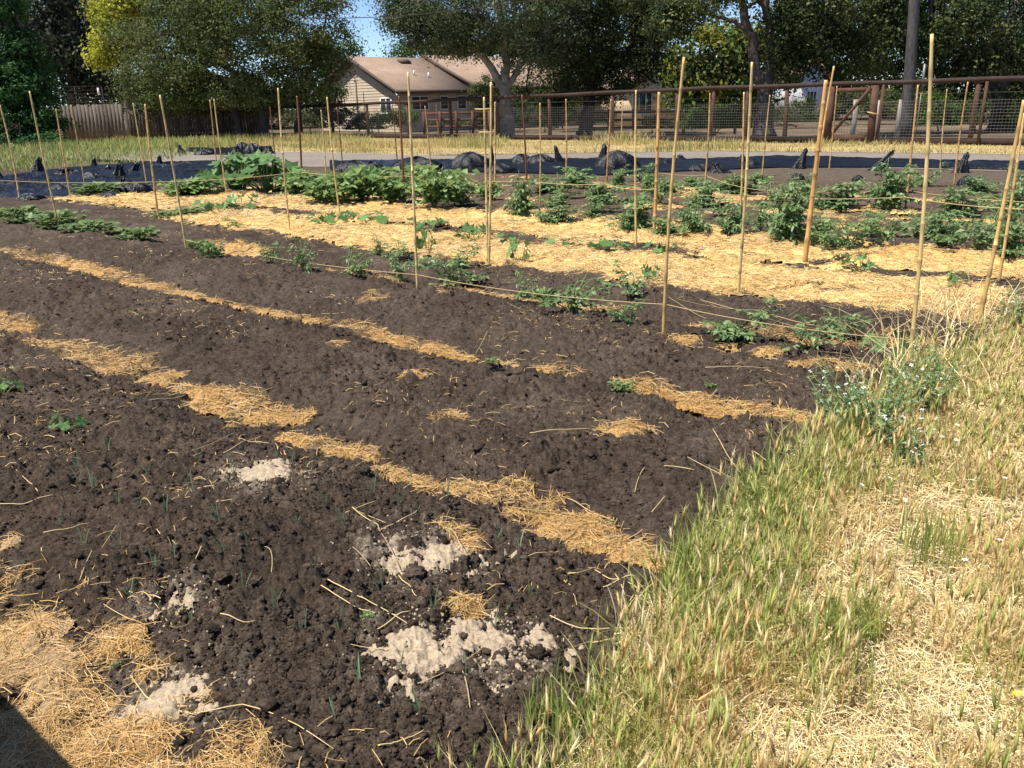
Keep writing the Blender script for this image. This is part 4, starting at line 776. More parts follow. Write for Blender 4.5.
# ------------------------------------------------------------------ deer fence
def P3(p): return np.array(p, float)
VF = 32.2
UD = np.array([AU[0], AU[1], 0]); VD = np.array([AV[0], AV[1], 0]); ZD = np.array([0, 0, 1.0])
def fu(px): p = on_v(px, 125, VF); return to_uv(p[0], p[1])[0]
def fp(u, z=0, v=VF): x, y = from_uv(u, v); return np.array([x, y, z])
HF = lambda u: float(np.interp(u, [0, 8, 16, 26, 34, 42], [2.08, 2.08, 2.07, 1.95, 1.84, 1.76]))
uL, uR = fu(262), -4.0
fence = empty('wire_mesh_fence', fp(18)); FO = fp(18)
def fb(mb, name, m): o = mb.build(name, m, fence); return o
gA, gB = fu(872), fu(828)
mb = MB(); uu = np.concatenate([np.linspace(uR, gA, 12), np.linspace(gA, uL, 60)]); mb.tube([fp(u, HF(u)) - FO + [0, 0, .012 * math.sin(u * 1.3)] for u in np.unique(uu)], .08, 8); fb(mb, 'top_rail', MT['rail'])
posts = [fu(p) for p in (300, 332, 367, 408, 450, 497, 549, 611, 676, 711, 745, 785)] + [gA + .0, fu(972), 3.0, 0, -3.0]
for u in posts:
    if abs(u - gA) < .01: continue
    mb = MB(); r0 = np.random.default_rng(int(u * 10) + 100); mb.tube([fp(u, -.1, VF + .07) - FO, fp(u + r0.normal(0, .02), 1.0, VF + .07) - FO, fp(u + r0.normal(0, .03), HF(u) - .03, VF + .06) - FO], [.09, .085, .08], 8); fb(mb, 'post', MT['rust'])
mb = MB(); mb.tube([fp(fu(981), -.1, VF - .05) - FO, fp(fu(981), HF(6) - .06, VF - .06) - FO], .05, 8); fb(mb, 'post', MT['rust'])
mb = MB()
for u0, u1 in ((uR, gA - .15), (gB + .12, uL)):
    c = (fp(u0, .12) + fp(u1, .12)) / 2 - FO; mb.box(c, (u1 - u0, .04, .24), [UD, VD, ZD])
fb(mb, 'bottom_board', MT['rail'])
mb = MB(); 
def meshpanel(mb, u0, u1, z0, z1, off, wr=.0045, O=FO, du=.10, dz=.10):
    for z in np.arange(z0, z1 + .001, dz): mb.tube([fp(u0, z, VF + off) - O, fp(u1, z, VF + off) - O], wr, 3, cap=False)
    for u in np.arange(u0, u1, du): mb.tube([fp(u, z0, VF + off) - O, fp(u, z1, VF + off) - O], wr, 3, cap=False)
meshpanel(mb, uR, gA - .1, .24, 1.5, -.03); meshpanel(mb, gB + .1, uL, .24, 1.5, -.03)
for z in (1.68,): mb.tube([fp(u, z, VF - .03) - FO for u in (uR, gA - .1)], .004, 3); mb.tube([fp(u, z, VF - .03) - FO for u in (gB + .1, uL)], .004, 3)
fb(mb, 'wire_mesh', MT['wire'])
tag(fence, 'long brown deer fence of wire mesh with pipe top rail and rusty posts', 'fence')
gate = empty('fence_gate', fp((gA + gB) / 2)); GO = fp((gA + gB) / 2)
mb = MB(); mb.tube([fp(gA, -.1) - GO, fp(gA + .02, 2.0) - GO], .125, 10); mb.build('gate_post', MT['rust'], gate)
mb = MB(); mb.tube([fp(gA - .22, -.1) - GO, fp(gA - .25, 2.02) - GO], .06, 8); mb.build('gate_post', MT['rust'], gate)
mb = MB(); mb.box(fp(gB, .98) - GO, (.24, .16, 2.04), [UD, VD, ZD]); mb.build('gate_post', MT['rust'], gate)
mb = MB(); a = fp(gA + .18, 1.92, VF - .04) - GO; b = fp(gB - .16, .32, VF - .04) - GO; mb.tube([a, b], .058, 6); mb.build('diagonal_brace', MT['rust'], gate)
mb = MB(); mb.box(fp((gA + gB) / 2, .2, VF - .02) - GO, (gB - gA - .4, .06, .22), [UD, VD, ZD]); mb.build('gate_rail', MT['rust'], gate); mb = MB(); mb.box(fp((gA + gB) / 2, 1.86, VF - .02) - GO, (gB - gA - .4, .06, .16), [UD, VD, ZD]); mb.build('gate_rail', MT['rust'], gate)
mb = MB(); meshpanel(mb, gA + .16, gB - .13, .32, 1.75, .03, O=GO); mb.build('wire_mesh', MT['wire'], gate)
mb = MB(); th = np.linspace(0, 2 * PI, 24); mb.tube([fp(gA, 1.05) - GO + UD * (.19 * math.cos(t)) + VD * (.19 * math.sin(t)) + ZD * (.05 * math.cos(t + .5)) for t in th], .022, 6); mb.build('rope', MT['twine'], gate)
tag(gate, 'brown braced gate in the wire fence, tied with rope', 'gate')

# ------------------------------------------------------------------ board fences and the rest behind
def board_fence(name, p0, p1, h, bw, col, lab, seed, panel=None, cat='fence'):
    r0 = np.random.default_rng(seed); p0 = P3(p0); p1 = P3(p1); L = np.linalg.norm(p1 - p0); d = (p1 - p0) / L; nrmv = np.cross(d, ZD); o = empty(name, p0); mb = MB(); n = int(L / bw)
    for k in range(n):
        hh = h + r0.normal(0, .025); mb.box(d * (k + .5) * bw + ZD * hh / 2 + nrmv * r0.normal(0, .006), (bw - .012, .025, hh), [d, nrmv, ZD], np.array(col) * r0.uniform(.75, 1.2))
    mb.build('board_panel', MT['wood'], o)
    mb = MB()
    for z in (.3, h - .25): mb.box(d * L / 2 + ZD * z - nrmv * .05, (L, .05, .09), [d, nrmv, ZD], np.array(col) * .8)
    mb.build('rail', MT['wood'], o)
    for k in range(int(L / 2.4) + 1):
        mb = MB(); mb.box(d * min(k * 2.4 + .06, L - .05) + ZD * (h * .5) - nrmv * .12, (.1, .1, h), [d, nrmv, ZD], np.array(col) * .8); mb.build('post', MT['wood'], o)
    if panel:
        z0, z1, pc = panel; mb = MB(); mb.box(d * L / 2 + ZD * (z0 + z1) / 2 + nrmv * .05, (L, .03, z1 - z0), [d, nrmv, ZD], pc)
        mb.build('weathered_panel', MT['wood'], o); mb = MB(); mb.box(d * L / 2 + ZD * (z0 - .03) + nrmv * .07, (L, .06, .06), [d, nrmv, ZD], (.07, .055, .045)); mb.build('rail', MT['wood'], o)
    tag(o, lab, cat); return o
def g0(px, Y): p = at(px, 130, Y); return np.array([p[0], p[1], -.02])
board_fence('board_fence', g0(62, 48), g0(129, 49), 2.1, .19, (.13, .105, .085), 'weathered grey brown board fence standing beside the conifer', 1)
board_fence('board_fence', g0(130, 49.5), g0(268, 53), 1.78, .17, (.10, .075, .06), 'dark board fence in shade under the left oak', 2)
wf = empty('wire_fence', g0(55, 54)); WO = g0(55, 54); w1 = g0(135, 55) - WO; mb = MB()
for z in np.arange(1.9, 3.25, .22): mb.tube([ZD * z, w1 + ZD * z], .011, 3)
mb.build('wire', MT['rail'], wf)
for k in range(4):
    mb = MB(); mb.tube([w1 * k / 3, w1 * k / 3 + ZD * 3.2], .03, 6); mb.build('post', MT['rail'], wf)
mb = MB(); mb.box(g0(105, 54) - WO + ZD * 2.9, (.10, .06, .42)); mb.build('white_insulator', MT['trim'], wf)
tag(wf, 'tall wire fence with a white marker above the board fence', 'fence')
def rail_fence(p0, p1, zs, lab, col, np_):
    p0 = P3(p0); p1 = P3(p1); d = nrm(p1 - p0); L = np.linalg.norm(p1 - p0); n_ = np.cross(d, ZD); o = empty('rail_fence', p0)
    for z in zs: mb = MB(); mb.box(d * L / 2 + ZD * z, (L, .05, .14), [d, n_, ZD], col); mb.build('rail', MT['wood'], o)
    for k in range(np_): mb = MB(); mb.box(d * (L * k / (np_ - 1)) + ZD * .65 + n_ * .09, (.15, .12, 1.35), [d, n_, ZD], col); mb.build('post', MT['wood'], o)
    tag(o, lab, 'fence')
rail_fence(g0(585, 46), g0(735, 44), (.35, .75, 1.15), 'dark wooden rail fence in front of the cream house', (.06, .045, .035), 7)
rail_fence(g0(425, 55), g0(490, 54), (.4, .8, 1.2), 'red brown wooden rail fence below the house windows', (.13, .055, .04), 5)
for px, h, lab in ((845 + 8, 1.55, 'grey timber post behind the gate, left of the gate post'), (877, 1.5, 'grey timber post just right of the gate post'), (897, 1.5, 'leaning grey timber post left of the pole')):
    mb = MB(); b = g0(px, 37); mb.tube([ZD * -.1, ZD * .8 + [.03, 0, 0], ZD * h + [.05 if px > 890 else 0, 0, 0]], [.12, .11, .11], 8, (.30, .27, .23)); o = mb.build('timber_post', MT['wood'], smooth=True); o.location = b; tag(o, lab, 'post', 'old timber posts behind the gate')

# utility pole
p = g0(907, 34.5); t = at(917, -40, 34.5); o = empty('utility_pole', p); mb = MB(); d = np.array([t[0] - p[0], 0, t[2]]); mb.tube([d * s for s in np.linspace(0, 1.15, 12)], np.linspace(.24, .17, 12), 12, (.075, .068, .068)); mb.build('pole', MT['bark'], o, True)
mb = MB(); mb.tube([d * .28 + [.45, -.1, 0], d * .28 + [.45, -.1, 1.0]], .05, 6); mb.tube([d * .28 + [.45, -.1, -2.2], d * .28 + [.45, -.1, 0]], .02, 5); mb.build('conduit', MT['wire'], o)
tag(o, 'straight grey wooden utility pole rising behind the fence on the right', 'pole')
a = at(300, 18, 40); b = at(520, 2, 38); c = at(917, -60, 34.5); mb = MB(); mb.tube(np.vstack([sag(a, b, .2), sag(b, c, .3)[1:]]) - a, .016, 4); o = mb.build('overhead_cable', MT['rail']); o.location = a; tag(o, 'thin dark overhead cable running through the oak crowns', 'cable')

# ------------------------------------------------------------------ houses
def local(org, th): 
    E = np.array([math.cos(th), math.sin(th), 0]); N_ = np.array([-math.sin(th), math.cos(th), 0]); return lambda x, y, z: E * x + N_ * y + ZD * z
def siding_wall(mb, f, x0, x1, y, z0, z1, col, step=.2):
    k = z0
    while k < z1 - .01:
        h = min(step, z1 - k); mb.add([f(x0, y, k), f(x1, y, k), f(x1, y + .02, k + h), f(x0, y + .02, k + h)], [[(0, 1, 2, 3)]], col); k += step
def window(par, f, c, wd, h, axis, out, bars=1):
    """frame and pane set on a wall; axis 'x' or 'y' is the wall's own direction"""
    ex = f(1, 0, 0) if axis == 'x' else f(0, 1, 0); en = f(0, -1, 0) if axis == 'x' else f(-1, 0, 0); c = f(*c) + en * .03; mb = MB(); t = .09
    for s in (-1, 1): mb.box(c + ex * s * (wd / 2 - t / 2), (t, .08, h), [ex, en, ZD]); mb.box(c + ZD * s * (h / 2 - t / 2), (wd - 2 * t, .08, t), [ex, en, ZD])
    for k in range(bars): mb.box(c + ex * (wd * ((k + 1) / (bars + 1) - .5)), (.06, .06, h - 2 * t), [ex, en, ZD])
    w_ = mb.build('window', MT['trim'], par); mb = MB(); mb.box(c - en * .01, (wd - 2 * t + .02, .02, h - 2 * t + .02), [ex, en, ZD]); mb.build('pane', MT['glass'], w_)
TAN_S = (.50, .41, .30)
c1 = at(395, 91, 60); HO = np.array([c1[0], c1[1], -.05]); th = math.radians(40); f = local(HO, th); h1 = empty('tan_house', HO); EV = c1[2] - .05; Wd = 12.0; RZ = EV + 2.46; ins = .45
mb = MB(); L1 = 7.0; L2 = 22
# gable wall (facing left) with lap siding
zk = 0
while zk < RZ - .35:
    zt = min(zk + .2, RZ - .3)
    def yl(z): return ins if z <= EV - .15 else ins + (z - EV + .15) / (RZ - EV) * (Wd / 2)
    mb.add([f(ins, yl(zk), zk), f(ins, Wd - yl(zk), zk), f(ins + .025, Wd - yl(zt), zt), f(ins + .025, yl(zt), zt)], [[(1, 0, 3, 2)]], TAN_S); zk += .2
siding_wall(mb, f, ins, L1, ins, 0, EV, TAN_S); siding_wall(mb, f, L1 - .2, L2, ins - .5, 0, EV + .2, (.40, .32, .23))
mb.add([f(L1 - .2, ins - .5, 0), f(L1 - .2, ins, 0), f(L1 - .2, ins, EV), f(L1 - .2, ins - .5, EV)], [[(0, 1, 2, 3)]], TAN_S)
mb.add([f(ins, Wd - ins, 0), f(L2, Wd - ins, 0), f(L2, Wd - ins, EV), f(ins, Wd - ins, EV)], [[(0, 1, 2, 3)]], TAN_S); mb.build('wall', MT['siding'], h1)
def roof(x0, x1, dy, dz, name='roof'):
    mb = MB(); a = [(0, 0 + dy, EV + dz), (0, Wd / 2, RZ + dz), (0, Wd, EV + dz)]; t = .16
    A = [f(x0, p[1], p[2]) for p in a]; B = [f(x1, p[1], p[2]) for p in a]; up = ZD * t
    for i in (0, 1): mb.prism([A[i], A[i + 1], A[i + 1] + up, A[i] + up], f(x1 - x0, 0, 0))
    r_ = mb.build(name, MT['roof'], h1); mb = MB()
    for i in (0, 1): mb.prism([A[i] - ZD * .1, A[i + 1] - ZD * .1, A[i + 1] + ZD * .19, A[i] + ZD * .19], f(-.05, 0, 0))
    mb.prism([A[0] + f(0, -.02, -.08), A[0] + f(0, -.02, .18), A[0] + f(0, -.07, .18), A[0] + f(0, -.07, -.08)], f(x1 - x0, 0, 0))
    mb.build('fascia', MT['fascia'], r_); return r_
rA = roof(0, L1 - .3, 0, 0); rB = roof(L1 - .35, L2, -.6, .22)
mb = MB(); s = (RZ - EV) / (Wd / 2); mb.box(f(4.2, 5.0, EV + 5.0 * s + .25), (.9, .5, .16), [f(1, 0, 0), f(0, 1, s) / math.hypot(1, s), np.cross(f(1, 0, 0), f(0, 1, s) / math.hypot(1, s))]); mb.build('skylight', MT['fascia'], rA)
for x_, y_ in ((3.4, 2.6), (4.4, 2.2)): mb = MB(); mb.tube([f(x_, y_, EV + y_ * s + .1), f(x_, y_, EV + y_ * s + .5)], .07, 6); mb.build('vent_pipe', MT['trim'], rA)
window(h1, f, (ins, 1.9, 1.75), 1.5, 1.1, 'y', 0); window(h1, f, (2.3, ins, 1.9), 1.5, 1.0, 'x', 0); window(h1, f, (4.4, ins, 1.9), .8, 1.0, 'x', 0, 0); window(h1, f, (6.0, ins, 1.9), .9, 1.0, 'x', 0, 0); window(h1, f, (9.5, ins - .5, 1.9), 1.4, 1.0, 'x', 0)
mb = MB(); mb.tube([f(-.02, 5.1, 0), f(-.02, 5.1, EV + 1.0)], .06, 6); mb.build('drain_pipe', MT['fascia'], h1)
tag(h1, 'low tan house with lap siding and pinkish brown shingle roof', 'house')
def small_house(name, px, Y, wd, dep, ev, rz, th, wallc, rm, lab, wins):
    O = g0(px, Y); f = local(O, th); h = empty(name, O); mb = MB(); s = (rz - ev) / (wd / 2)
    prof = [f(0, 0, 0), f(wd, 0, 0), f(wd, 0, ev), f(wd / 2, 0, rz), f(0, 0, ev)]; mb.prism(prof, f(0, dep, 0), wallc); mb.build('wall', MT['siding'], h); mb = MB()
    for sx in (0, 1):
        a = f(-.4 if sx == 0 else wd + .4, -.4, ev - .4 * s + .05); b = f(wd / 2, -.4, rz + .05); mb.prism([a, b, b + ZD * .16, a + ZD * .16], f(0, dep + .8, 0))
    mb.build('roof', rm, h)
    for c, w_, hh in wins: window(h, f, c, w_, hh, 'x', 0, 2)
    tag(h, lab, 'house')
small_house('cream_house', 628, 62, 5.2, 8, 2.7, 4.3, math.radians(8), (.74, .58, .36), MT['roof'], 'cream house with white window partly hidden behind the dark oak', [((1.0, 0, 1.6), 1.5, 1.7), ((3.6, 0, 1.6), 1.2, 1.2)])
small_house('white_house', 797, 66, 1.9, 6, 3.4, 4.2, math.radians(12), (.70, .72, .74), MT['roof'], 'white house glimpsed between the trunks behind the fence on the right', [((.95, 0, 1.6), .9, 1.2)])

# ------------------------------------------------------------------ trees
def ell(px, py, rx, ry, Y, dz=1.0):
    c = at(px, py, Y); k = np.dot(c - CP, _f) / F; return (c, np.array([rx * k, rx * k * dz, ry * k]))
def crown_points(ells, ncl, r_, shell=.5):
    vol = np.array([e[1].prod() ** (2 / 3) for e in ells]); ch = r_.choice(len(ells), ncl, p=vol / vol.sum()); d = nrm(r_.normal(0, 1, (ncl, 3))); rad = (shell + (1 - shell) * r_.random(ncl))[:, None]
    return np.array([ells[i][0] for i in ch]) + d * rad * np.array([ells[i][1] for i in ch])
def tree(name, base, trunk, limbs, ells, ncl, nlf, cr, lsz, cols, lab, cat, seed, tr=.3, barkc=(.16, .14, .125), group=None, shell=.5, aspect=.6, flat=.7, nlimb=14):
    """trunk: points above the base; limbs from its top into the crown"""
    r_ = np.random.default_rng(seed); base = P3(base); o = empty(name, base); mb = MB(); tp = np.array([P3(p) for p in trunk]); n = len(tp); tt = np.linspace(0, 1, 4 * n); tq = np.linspace(0, 1, n)
    pts = np.stack([np.interp(tt, tq, tp[:, k]) for k in range(3)], 1) - base; rad = np.interp(tt, [0, .12, 1], [tr * 1.35, tr, tr * .62]); pts[1:-1] += r_.normal(0, tr * .12, (len(pts) - 2, 3)) * [1, 1, 0]
    mb.tube(pts, rad, 10, np.array(barkc)); C = crown_points(ells, ncl, r_, shell); top = pts[-1] + base
    for lp in limbs:
        q = np.array([P3(p) for p in lp[0]]); t3 = np.linspace(0, 1, 12); qq = np.stack([np.interp(t3, np.linspace(0, 1, len(q)), q[:, k]) for k in range(3)], 1) - base; qq[1:-1] += r_.normal(0, lp[1] * .2, (10, 3)); mb.tube(qq, np.linspace(lp[1], lp[1] * .45, 12), 8, np.array(barkc))
        ends = [q[-1]]
    src = [top] + [P3(l[0][-1]) for l in limbs]
    for k in range(nlimb):
        e = C[r_.integers(0, ncl)]; s0 = min(src, key=lambda q: np.linalg.norm(q - e)); m = (s0 + e) / 2 + r_.normal(0, .3, 3) + ZD * .3; t3 = np.linspace(0, 1, 9)[:, None]; q = s0 * (1 - t3) ** 2 + 2 * m * t3 * (1 - t3) + e * t3 ** 2; mb.tube(q - base, np.linspace(tr * .38, .025, 9), 6, np.array(barkc))
    mb.build('trunk', MT['bark'], o, True)
    F_ = MB(); ci = r_.integers(0, ncl, nlf); rcl = cr * r_.uniform(.6, 1.35, ncl); d = r_.normal(0, .5, (nlf, 3)); P = C[ci] + d * rcl[ci][:, None] * np.array([1, 1, flat]); P[:, 2] = np.maximum(P[:, 2], .4)
    Nn = nrm(nrm(d) * 1.0 + r_.normal(0, .36, (nlf, 3)) + ZD * .35); D = np.cross(Nn, r_.normal(0, 1, (nlf, 3))); cl = cols[r_.integers(0, len(cols), ncl)] * r_.uniform(.75, 1.25, ncl)[:, None]; c = cl[ci] * r_.uniform(.88, 1.12, nlf)[:, None]; sz = lsz * r_.uniform(.6, 1.35, nlf); diamonds(F_, P - base, D, Nn, sz, sz * aspect, c); F_.build('crown', MT['tree_leaf'], o)
    tag(o, lab, cat, group)
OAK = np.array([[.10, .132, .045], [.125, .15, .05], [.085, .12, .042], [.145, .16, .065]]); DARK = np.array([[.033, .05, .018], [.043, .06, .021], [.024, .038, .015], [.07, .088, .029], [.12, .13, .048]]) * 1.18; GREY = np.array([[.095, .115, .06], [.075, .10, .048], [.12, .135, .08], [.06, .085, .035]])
LIME = np.array([[.40, .40, .05], [.34, .37, .045], [.46, .44, .07]]); MID = np.array([[.07, .12, .025], [.09, .15, .03], [.055, .10, .02]]); CON = np.array([[.05, .12, .035], [.065, .14, .04], [.035, .085, .03]])
Y = 50
tree('oak_tree', g0(262, Y), [g0(262, Y), at(264, 112, Y), at(258, 88, Y)], [([at(262, 118, Y), at(292, 96, Y), at(310, 70, Y)], .22), ([at(258, 92, Y), at(230, 70, Y), at(200, 50, Y)], .2), ([g0(240, Y), at(236, 115, Y), at(222, 80, Y)], .26), ([g0(296, Y), at(298, 110, Y), at(306, 84, Y)], .15), ([g0(222, Y + 1), at(220, 112, Y + 1), at(210, 90, Y + 1)], .15)],
     [ell(180, 45, 62, 52, Y), ell(245, 40, 78, 58, Y), ell(300, 20, 56, 45, Y), ell(320, 62, 38, 26, Y), ell(225, 88, 70, 17, Y), ell(165, 80, 42, 26, Y), ell(230, -10, 90, 40, Y), ell(285, 84, 44, 20, Y), ell(150, 92, 30, 14, Y), ell(310, 88, 28, 14, Y), ell(225, 100, 80, 9, Y)], 420, 95000, .92, .15, OAK, 'broad olive green oak with low crown left of the tan house', 'oak tree', 1, tr=.34, barkc=(.07, .06, .05))
Y = 44
tree('conifer_tree', g0(18, Y), [g0(18, Y), at(10, 60, Y), at(0, -20, Y)], [], [ell(14, 140, 46, 10, Y), ell(10, 115, 52, 18, Y), ell(6, 85, 46, 22, Y), ell(-2, 55, 36, 25, Y), ell(-8, 20, 26, 30, Y), ell(34, 122, 26, 14, Y), ell(30, 98, 24, 10, Y), ell(16, 45, 22, 22, Y), ell(-2, -5, 24, 24, Y), ell(24, 70, 24, 16, Y)], 420, 42000, .75, .22, CON, 'dark green conifer with drooping tiers at the left edge', 'conifer', 2, tr=.25, shell=.4, aspect=.35, flat=.4)
Y = 64
tree('dark_tree', g0(75, Y), [g0(75, Y), at(70, 60, Y), at(70, -10, Y)], [], [ell(70, 20, 62, 62, Y), ell(40, 60, 60, 45, Y), ell(95, 75, 42, 28, Y), ell(20, 0, 60, 60, Y), ell(130, 20, 50, 60, Y)], 330, 30000, 1.5, .30, np.array([[.045, .055, .035], [.06, .07, .04], [.035, .045, .03], [.08, .085, .055]]), 'tall dull grey green tree between the conifer and the left oak', 'tree', 3, tr=.4)
Y = 54
tree('lime_green_tree', g0(128, Y), [g0(128, Y), at(125, 60, Y), at(122, 20, Y)], [], [ell(108, 34, 17, 30, Y), ell(122, 12, 32, 24, Y), ell(160, -6, 44, 16, Y), ell(101, 58, 9, 14, Y)], 150, 18000, .7, .22, LIME, 'bright yellow green tree peeking out behind the left oak', 'tree', 4, tr=.22)
Y = 43
lt = (.21, .19, .17)
tree('pale_trunk_oak', g0(507, Y), [g0(507, Y), at(507, 110, Y), at(504, 84, Y)], [([at(505, 90, Y), at(494, 72, Y), at(478, 52, Y), at(455, 30, Y)], .22), ([at(505, 86, Y), at(506, 60, Y), at(504, 35, Y), at(495, 0, Y)], .24), ([at(507, 88, Y), at(520, 66, Y), at(540, 45, Y)], .17)],
     [ell(440, 12, 52, 34, Y), ell(410, 14, 32, 24, Y), ell(395, 4, 22, 20, Y), ell(470, 36, 48, 24, Y), ell(500, 5, 70, 40, Y), ell(545, 28, 46, 38, Y), ell(530, 58, 30, 18, Y), ell(395, 40, 8, 10, Y), ell(430, 42, 26, 10, Y)], 330, 56000, .75, .14, GREY, 'grey green oak with pale forked trunk in front of the house', 'oak tree', 5, tr=.40, barkc=lt, aspect=.5)
Y = 46
tree('dark_oak', g0(585, Y), [g0(585, Y), at(588, 110, Y), at(592, 70, Y)], [([at(590, 80, Y), at(560, 50, Y), at(545, 20, Y)], .22), ([at(590, 76, Y), at(630, 50, Y), at(650, 25, Y)], .22)],
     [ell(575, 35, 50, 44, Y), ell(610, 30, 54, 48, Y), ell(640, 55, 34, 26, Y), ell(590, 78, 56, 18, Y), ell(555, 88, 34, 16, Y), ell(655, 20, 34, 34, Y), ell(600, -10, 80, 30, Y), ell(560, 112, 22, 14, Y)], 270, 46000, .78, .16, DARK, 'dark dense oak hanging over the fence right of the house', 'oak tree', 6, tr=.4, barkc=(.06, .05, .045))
Y = 39
tree('spreading_oak', g0(764, Y), [g0(764, Y), at(765, 110, Y), at(764, 82, Y)], [([at(762, 86, Y), at(756, 60, Y), at(750, 35, Y), at(742, 10, Y), at(728, -20, Y)], .30), ([at(766, 86, Y), at(772, 55, Y), at(768, 25, Y), at(764, -20, Y)], .30), ([at(748, 30, Y), at(730, 20, Y), at(700, 12, Y)], .12), ([at(757, 55, Y), at(740, 12, Y), at(760, 0, Y)], .12), ([at(770, 60, Y), at(800, 35, Y), at(830, 20, Y)], .2)],
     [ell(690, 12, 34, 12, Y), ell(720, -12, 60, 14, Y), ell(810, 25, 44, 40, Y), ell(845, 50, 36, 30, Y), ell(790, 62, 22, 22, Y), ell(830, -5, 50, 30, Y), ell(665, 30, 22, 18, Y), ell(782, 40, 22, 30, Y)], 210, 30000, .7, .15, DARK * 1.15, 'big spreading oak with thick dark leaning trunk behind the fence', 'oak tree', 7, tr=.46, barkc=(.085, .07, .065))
Y = 41
tree('bay_tree', g0(1002, Y), [g0(1002, Y), at(1002, 110, Y), at(1000, 40, Y)], [([at(1000, 90, Y), at(965, 55, Y), at(945, 20, Y), at(940, -20, Y)], .24)],
     [ell(960, 30, 46, 44, Y), ell(1010, 25, 50, 60, Y), ell(905, 40, 46, 46, Y), ell(985, 72, 42, 18, Y), ell(870, 15, 40, 50, Y), ell(1060, 30, 50, 80, Y), ell(900, 0, 60, 40, Y)], 290, 44000, .78, .16, DARK * 1.1, 'dark leafy tree with wide shaded trunk at the right edge', 'tree', 8, tr=.55, barkc=(.10, .09, .085))
for k, (nm, px, Y, es, ncl, nlf, cols, lab) in enumerate((
  ('lime_green_tree', 715, 58, [(705, 60, 40, 42), (735, 70, 30, 36), (690, 88, 30, 18), (745, 45, 24, 26)], 160, 12000, np.vstack([MID * 1.6, LIME * .5, DARK]), 'sunlit light green tree behind the spreading oak'),
  ('distant_tree', 440, 92, [(430, 50, 34, 8), (470, 50, 46, 12), (405, 52, 12, 12), (520, 50, 36, 22)], 120, 9000, MID, 'green tree rising beyond the house roof'),
  ('distant_tree', 340, 95, [(330, 62, 16, 18), (352, 48, 7, 12)], 50, 3500, MID * .9, 'small tree behind the gable, seen at the gap of sky'),
  ('distant_tree', 590, 78, [(575, 60, 60, 44), (640, 50, 50, 40), (600, 95, 60, 16)], 170, 12000, DARK * 1.2, 'dark distant tree behind the dark oak'),
  ('distant_tree', 830, 70, [(800, 40, 40, 40), (850, 50, 50, 46), (840, 100, 24, 16), (800, 0, 40, 30)], 190, 14000, DARK * 1.25, 'dark distant tree behind the white house'),
  ('distant_tree', 940, 66, [(920, 60, 60, 46), (980, 60, 60, 46), (950, 0, 100, 40), (1040, 60, 50, 50), (900, 105, 40, 12)], 240, 18000, DARK * 1.3, 'dark distant tree filling the gap behind the utility pole'),
  ('tall_hedge', 880, 74, [(720, 96, 60, 16), (800, 96, 60, 18), (880, 96, 60, 18), (960, 94, 60, 18), (1040, 94, 50, 18)], 200, 16000, DARK * 1.1, 'dark tall hedge far behind the fence on the right'),
  ('tall_hedge', 200, 84, [(110, 108, 50, 12), (190, 104, 60, 14), (270, 103, 60, 13)], 130, 11000, DARK * 1.1, 'dark tall hedge far behind the left oak'),
  ('distant_tree', 200, 80, [(150, 60, 70, 50), (230, 60, 70, 50), (60, 30, 70, 60), (-10, 60, 50, 60), (200, 105, 110, 8)], 240, 16000, DARK * 1.2, 'dark distant tree behind the left oak and board fence'))):
    tree(nm, g0(px, Y), [g0(px, Y), at(px, 110, Y), at(px, 70, Y)], [], [ell(*e, Y) for e in es], ncl, nlf, 1.5, .30, cols, lab, 'tree', 20 + k, tr=.3, barkc=(.08, .07, .06), nlimb=8)
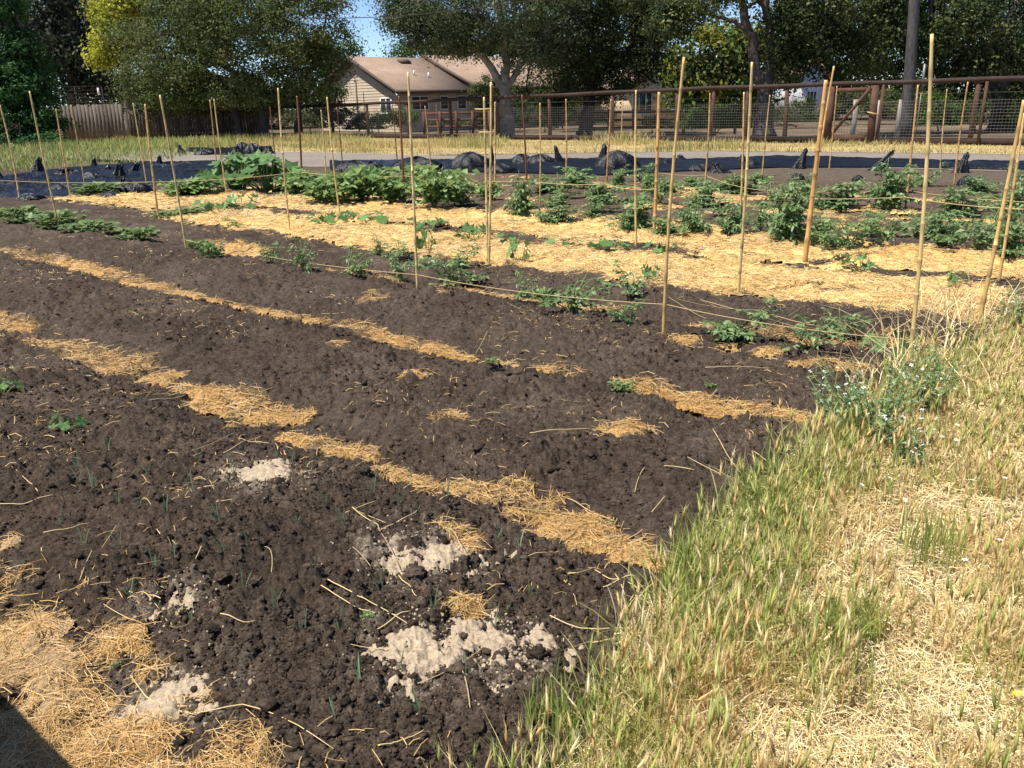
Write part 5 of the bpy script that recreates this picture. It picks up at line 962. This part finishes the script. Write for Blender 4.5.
for k, (px, Y, es, nlf, cols, lab) in enumerate((
  (715, 41, [(715, 122, 34, 18), (690, 126, 16, 14), (735, 118, 16, 16)], 9000, MID * 1.1, 'round green shrub behind the fence left of the thick oak trunk'),
  (938, 38, [(938, 118, 18, 24), (930, 126, 14, 14)], 6000, MID * 1.0, 'tall green shrub behind the fence right of the utility pole'),
  (975, 40, [(972, 114, 16, 24), (1024, 112, 20, 26)], 6000, MID * .8, 'dark green shrub behind the fence at the right edge'),
  (372, 53, [(365, 126, 22, 12), (350, 116, 20, 8)], 5000, GREY * .8, 'grey green shrub behind the fence below the gable'),
  (408, 54, [(402, 117, 18, 7), (385, 118, 10, 6)], 4000, MID, 'low green hedge under the house gable'),
  (332, 55, [(335, 96, 12, 14), (322, 108, 14, 10)], 3500, OAK * 1.2, 'olive shrub against the sunlit gable'),
  (492, 57, [(488, 86, 12, 12), (480, 96, 14, 14), (500, 100, 12, 14)], 5000, DARK, 'dark bush behind the pale forked trunk'),
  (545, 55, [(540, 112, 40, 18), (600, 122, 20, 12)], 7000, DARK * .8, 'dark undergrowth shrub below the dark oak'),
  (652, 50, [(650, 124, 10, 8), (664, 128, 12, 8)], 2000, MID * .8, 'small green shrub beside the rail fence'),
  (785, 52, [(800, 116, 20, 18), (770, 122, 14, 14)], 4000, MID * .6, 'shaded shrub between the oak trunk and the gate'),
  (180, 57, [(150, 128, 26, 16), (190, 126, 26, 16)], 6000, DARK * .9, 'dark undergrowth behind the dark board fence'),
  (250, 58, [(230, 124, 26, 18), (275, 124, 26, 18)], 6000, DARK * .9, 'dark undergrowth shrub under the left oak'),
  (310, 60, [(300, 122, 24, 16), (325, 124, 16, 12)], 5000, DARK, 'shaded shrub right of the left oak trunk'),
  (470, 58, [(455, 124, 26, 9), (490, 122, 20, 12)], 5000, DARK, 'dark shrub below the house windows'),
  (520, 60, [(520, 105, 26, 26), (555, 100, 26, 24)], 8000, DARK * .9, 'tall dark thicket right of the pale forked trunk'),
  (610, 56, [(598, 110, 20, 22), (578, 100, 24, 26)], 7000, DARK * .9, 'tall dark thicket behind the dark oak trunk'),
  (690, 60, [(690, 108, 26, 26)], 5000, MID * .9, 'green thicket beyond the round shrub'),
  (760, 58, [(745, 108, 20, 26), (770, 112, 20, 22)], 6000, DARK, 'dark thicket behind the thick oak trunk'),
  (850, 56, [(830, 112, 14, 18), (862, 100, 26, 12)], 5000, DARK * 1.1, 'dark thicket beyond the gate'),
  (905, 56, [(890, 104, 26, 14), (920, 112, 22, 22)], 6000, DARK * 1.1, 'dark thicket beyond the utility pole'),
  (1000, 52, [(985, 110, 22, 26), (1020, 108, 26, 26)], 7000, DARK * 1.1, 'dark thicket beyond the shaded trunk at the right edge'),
  (20, 42, [(0, 140, 26, 10), (40, 141, 24, 8)], 3500, CON * 1.2, 'low dark shrub at the foot of the conifer'))):
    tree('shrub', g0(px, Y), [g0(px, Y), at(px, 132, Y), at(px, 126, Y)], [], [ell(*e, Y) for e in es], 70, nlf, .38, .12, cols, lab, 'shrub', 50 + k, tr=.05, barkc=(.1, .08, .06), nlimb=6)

# added unseen slatted box outside the frame, placed to shade the near left corner
bu, bv = 2.73, -.47; c = np.array([*from_uv(bu, bv), 0]); o = empty('shadow_caster_box', c); wc = (.22, .16, .10); W2, D2, H2 = 1.5, 1.16, 1.0
for s, ax, ln, off, dp in ((1, UD, W2, VD, D2), (-1, UD, W2, VD, D2), (1, VD, D2 - .06, UD, W2), (-1, VD, D2 - .06, UD, W2)):
    mb = MB()
    for k in range(9): mb.box(off * s * dp / 2 + ZD * (.06 + k * .112), (ln, .025, .108), [ax, off, ZD], np.array(wc) * (.8 + .05 * (k * 7 % 8)))
    mb.build('slat_panel', MT['wood'], o)
for su in (-1, 1):
    for sv in (-1, 1): mb = MB(); mb.box(UD * su * (W2 / 2 - .05) + VD * sv * (D2 / 2 - .06) + ZD * .5, (.07, .07, 1.04), [UD, VD, ZD], wc); mb.build('post', MT['wood'], o)
mb = MB(); mb.box(ZD * .98, (W2 - .06, D2 - .06, .03), [UD, VD, ZD], (.2, .15, .1)); mb.build('lid', MT['wood'], o)
tag(o, 'added slatted wooden box, unseen past the left edge, to throw the corner shadow', 'compost bin')
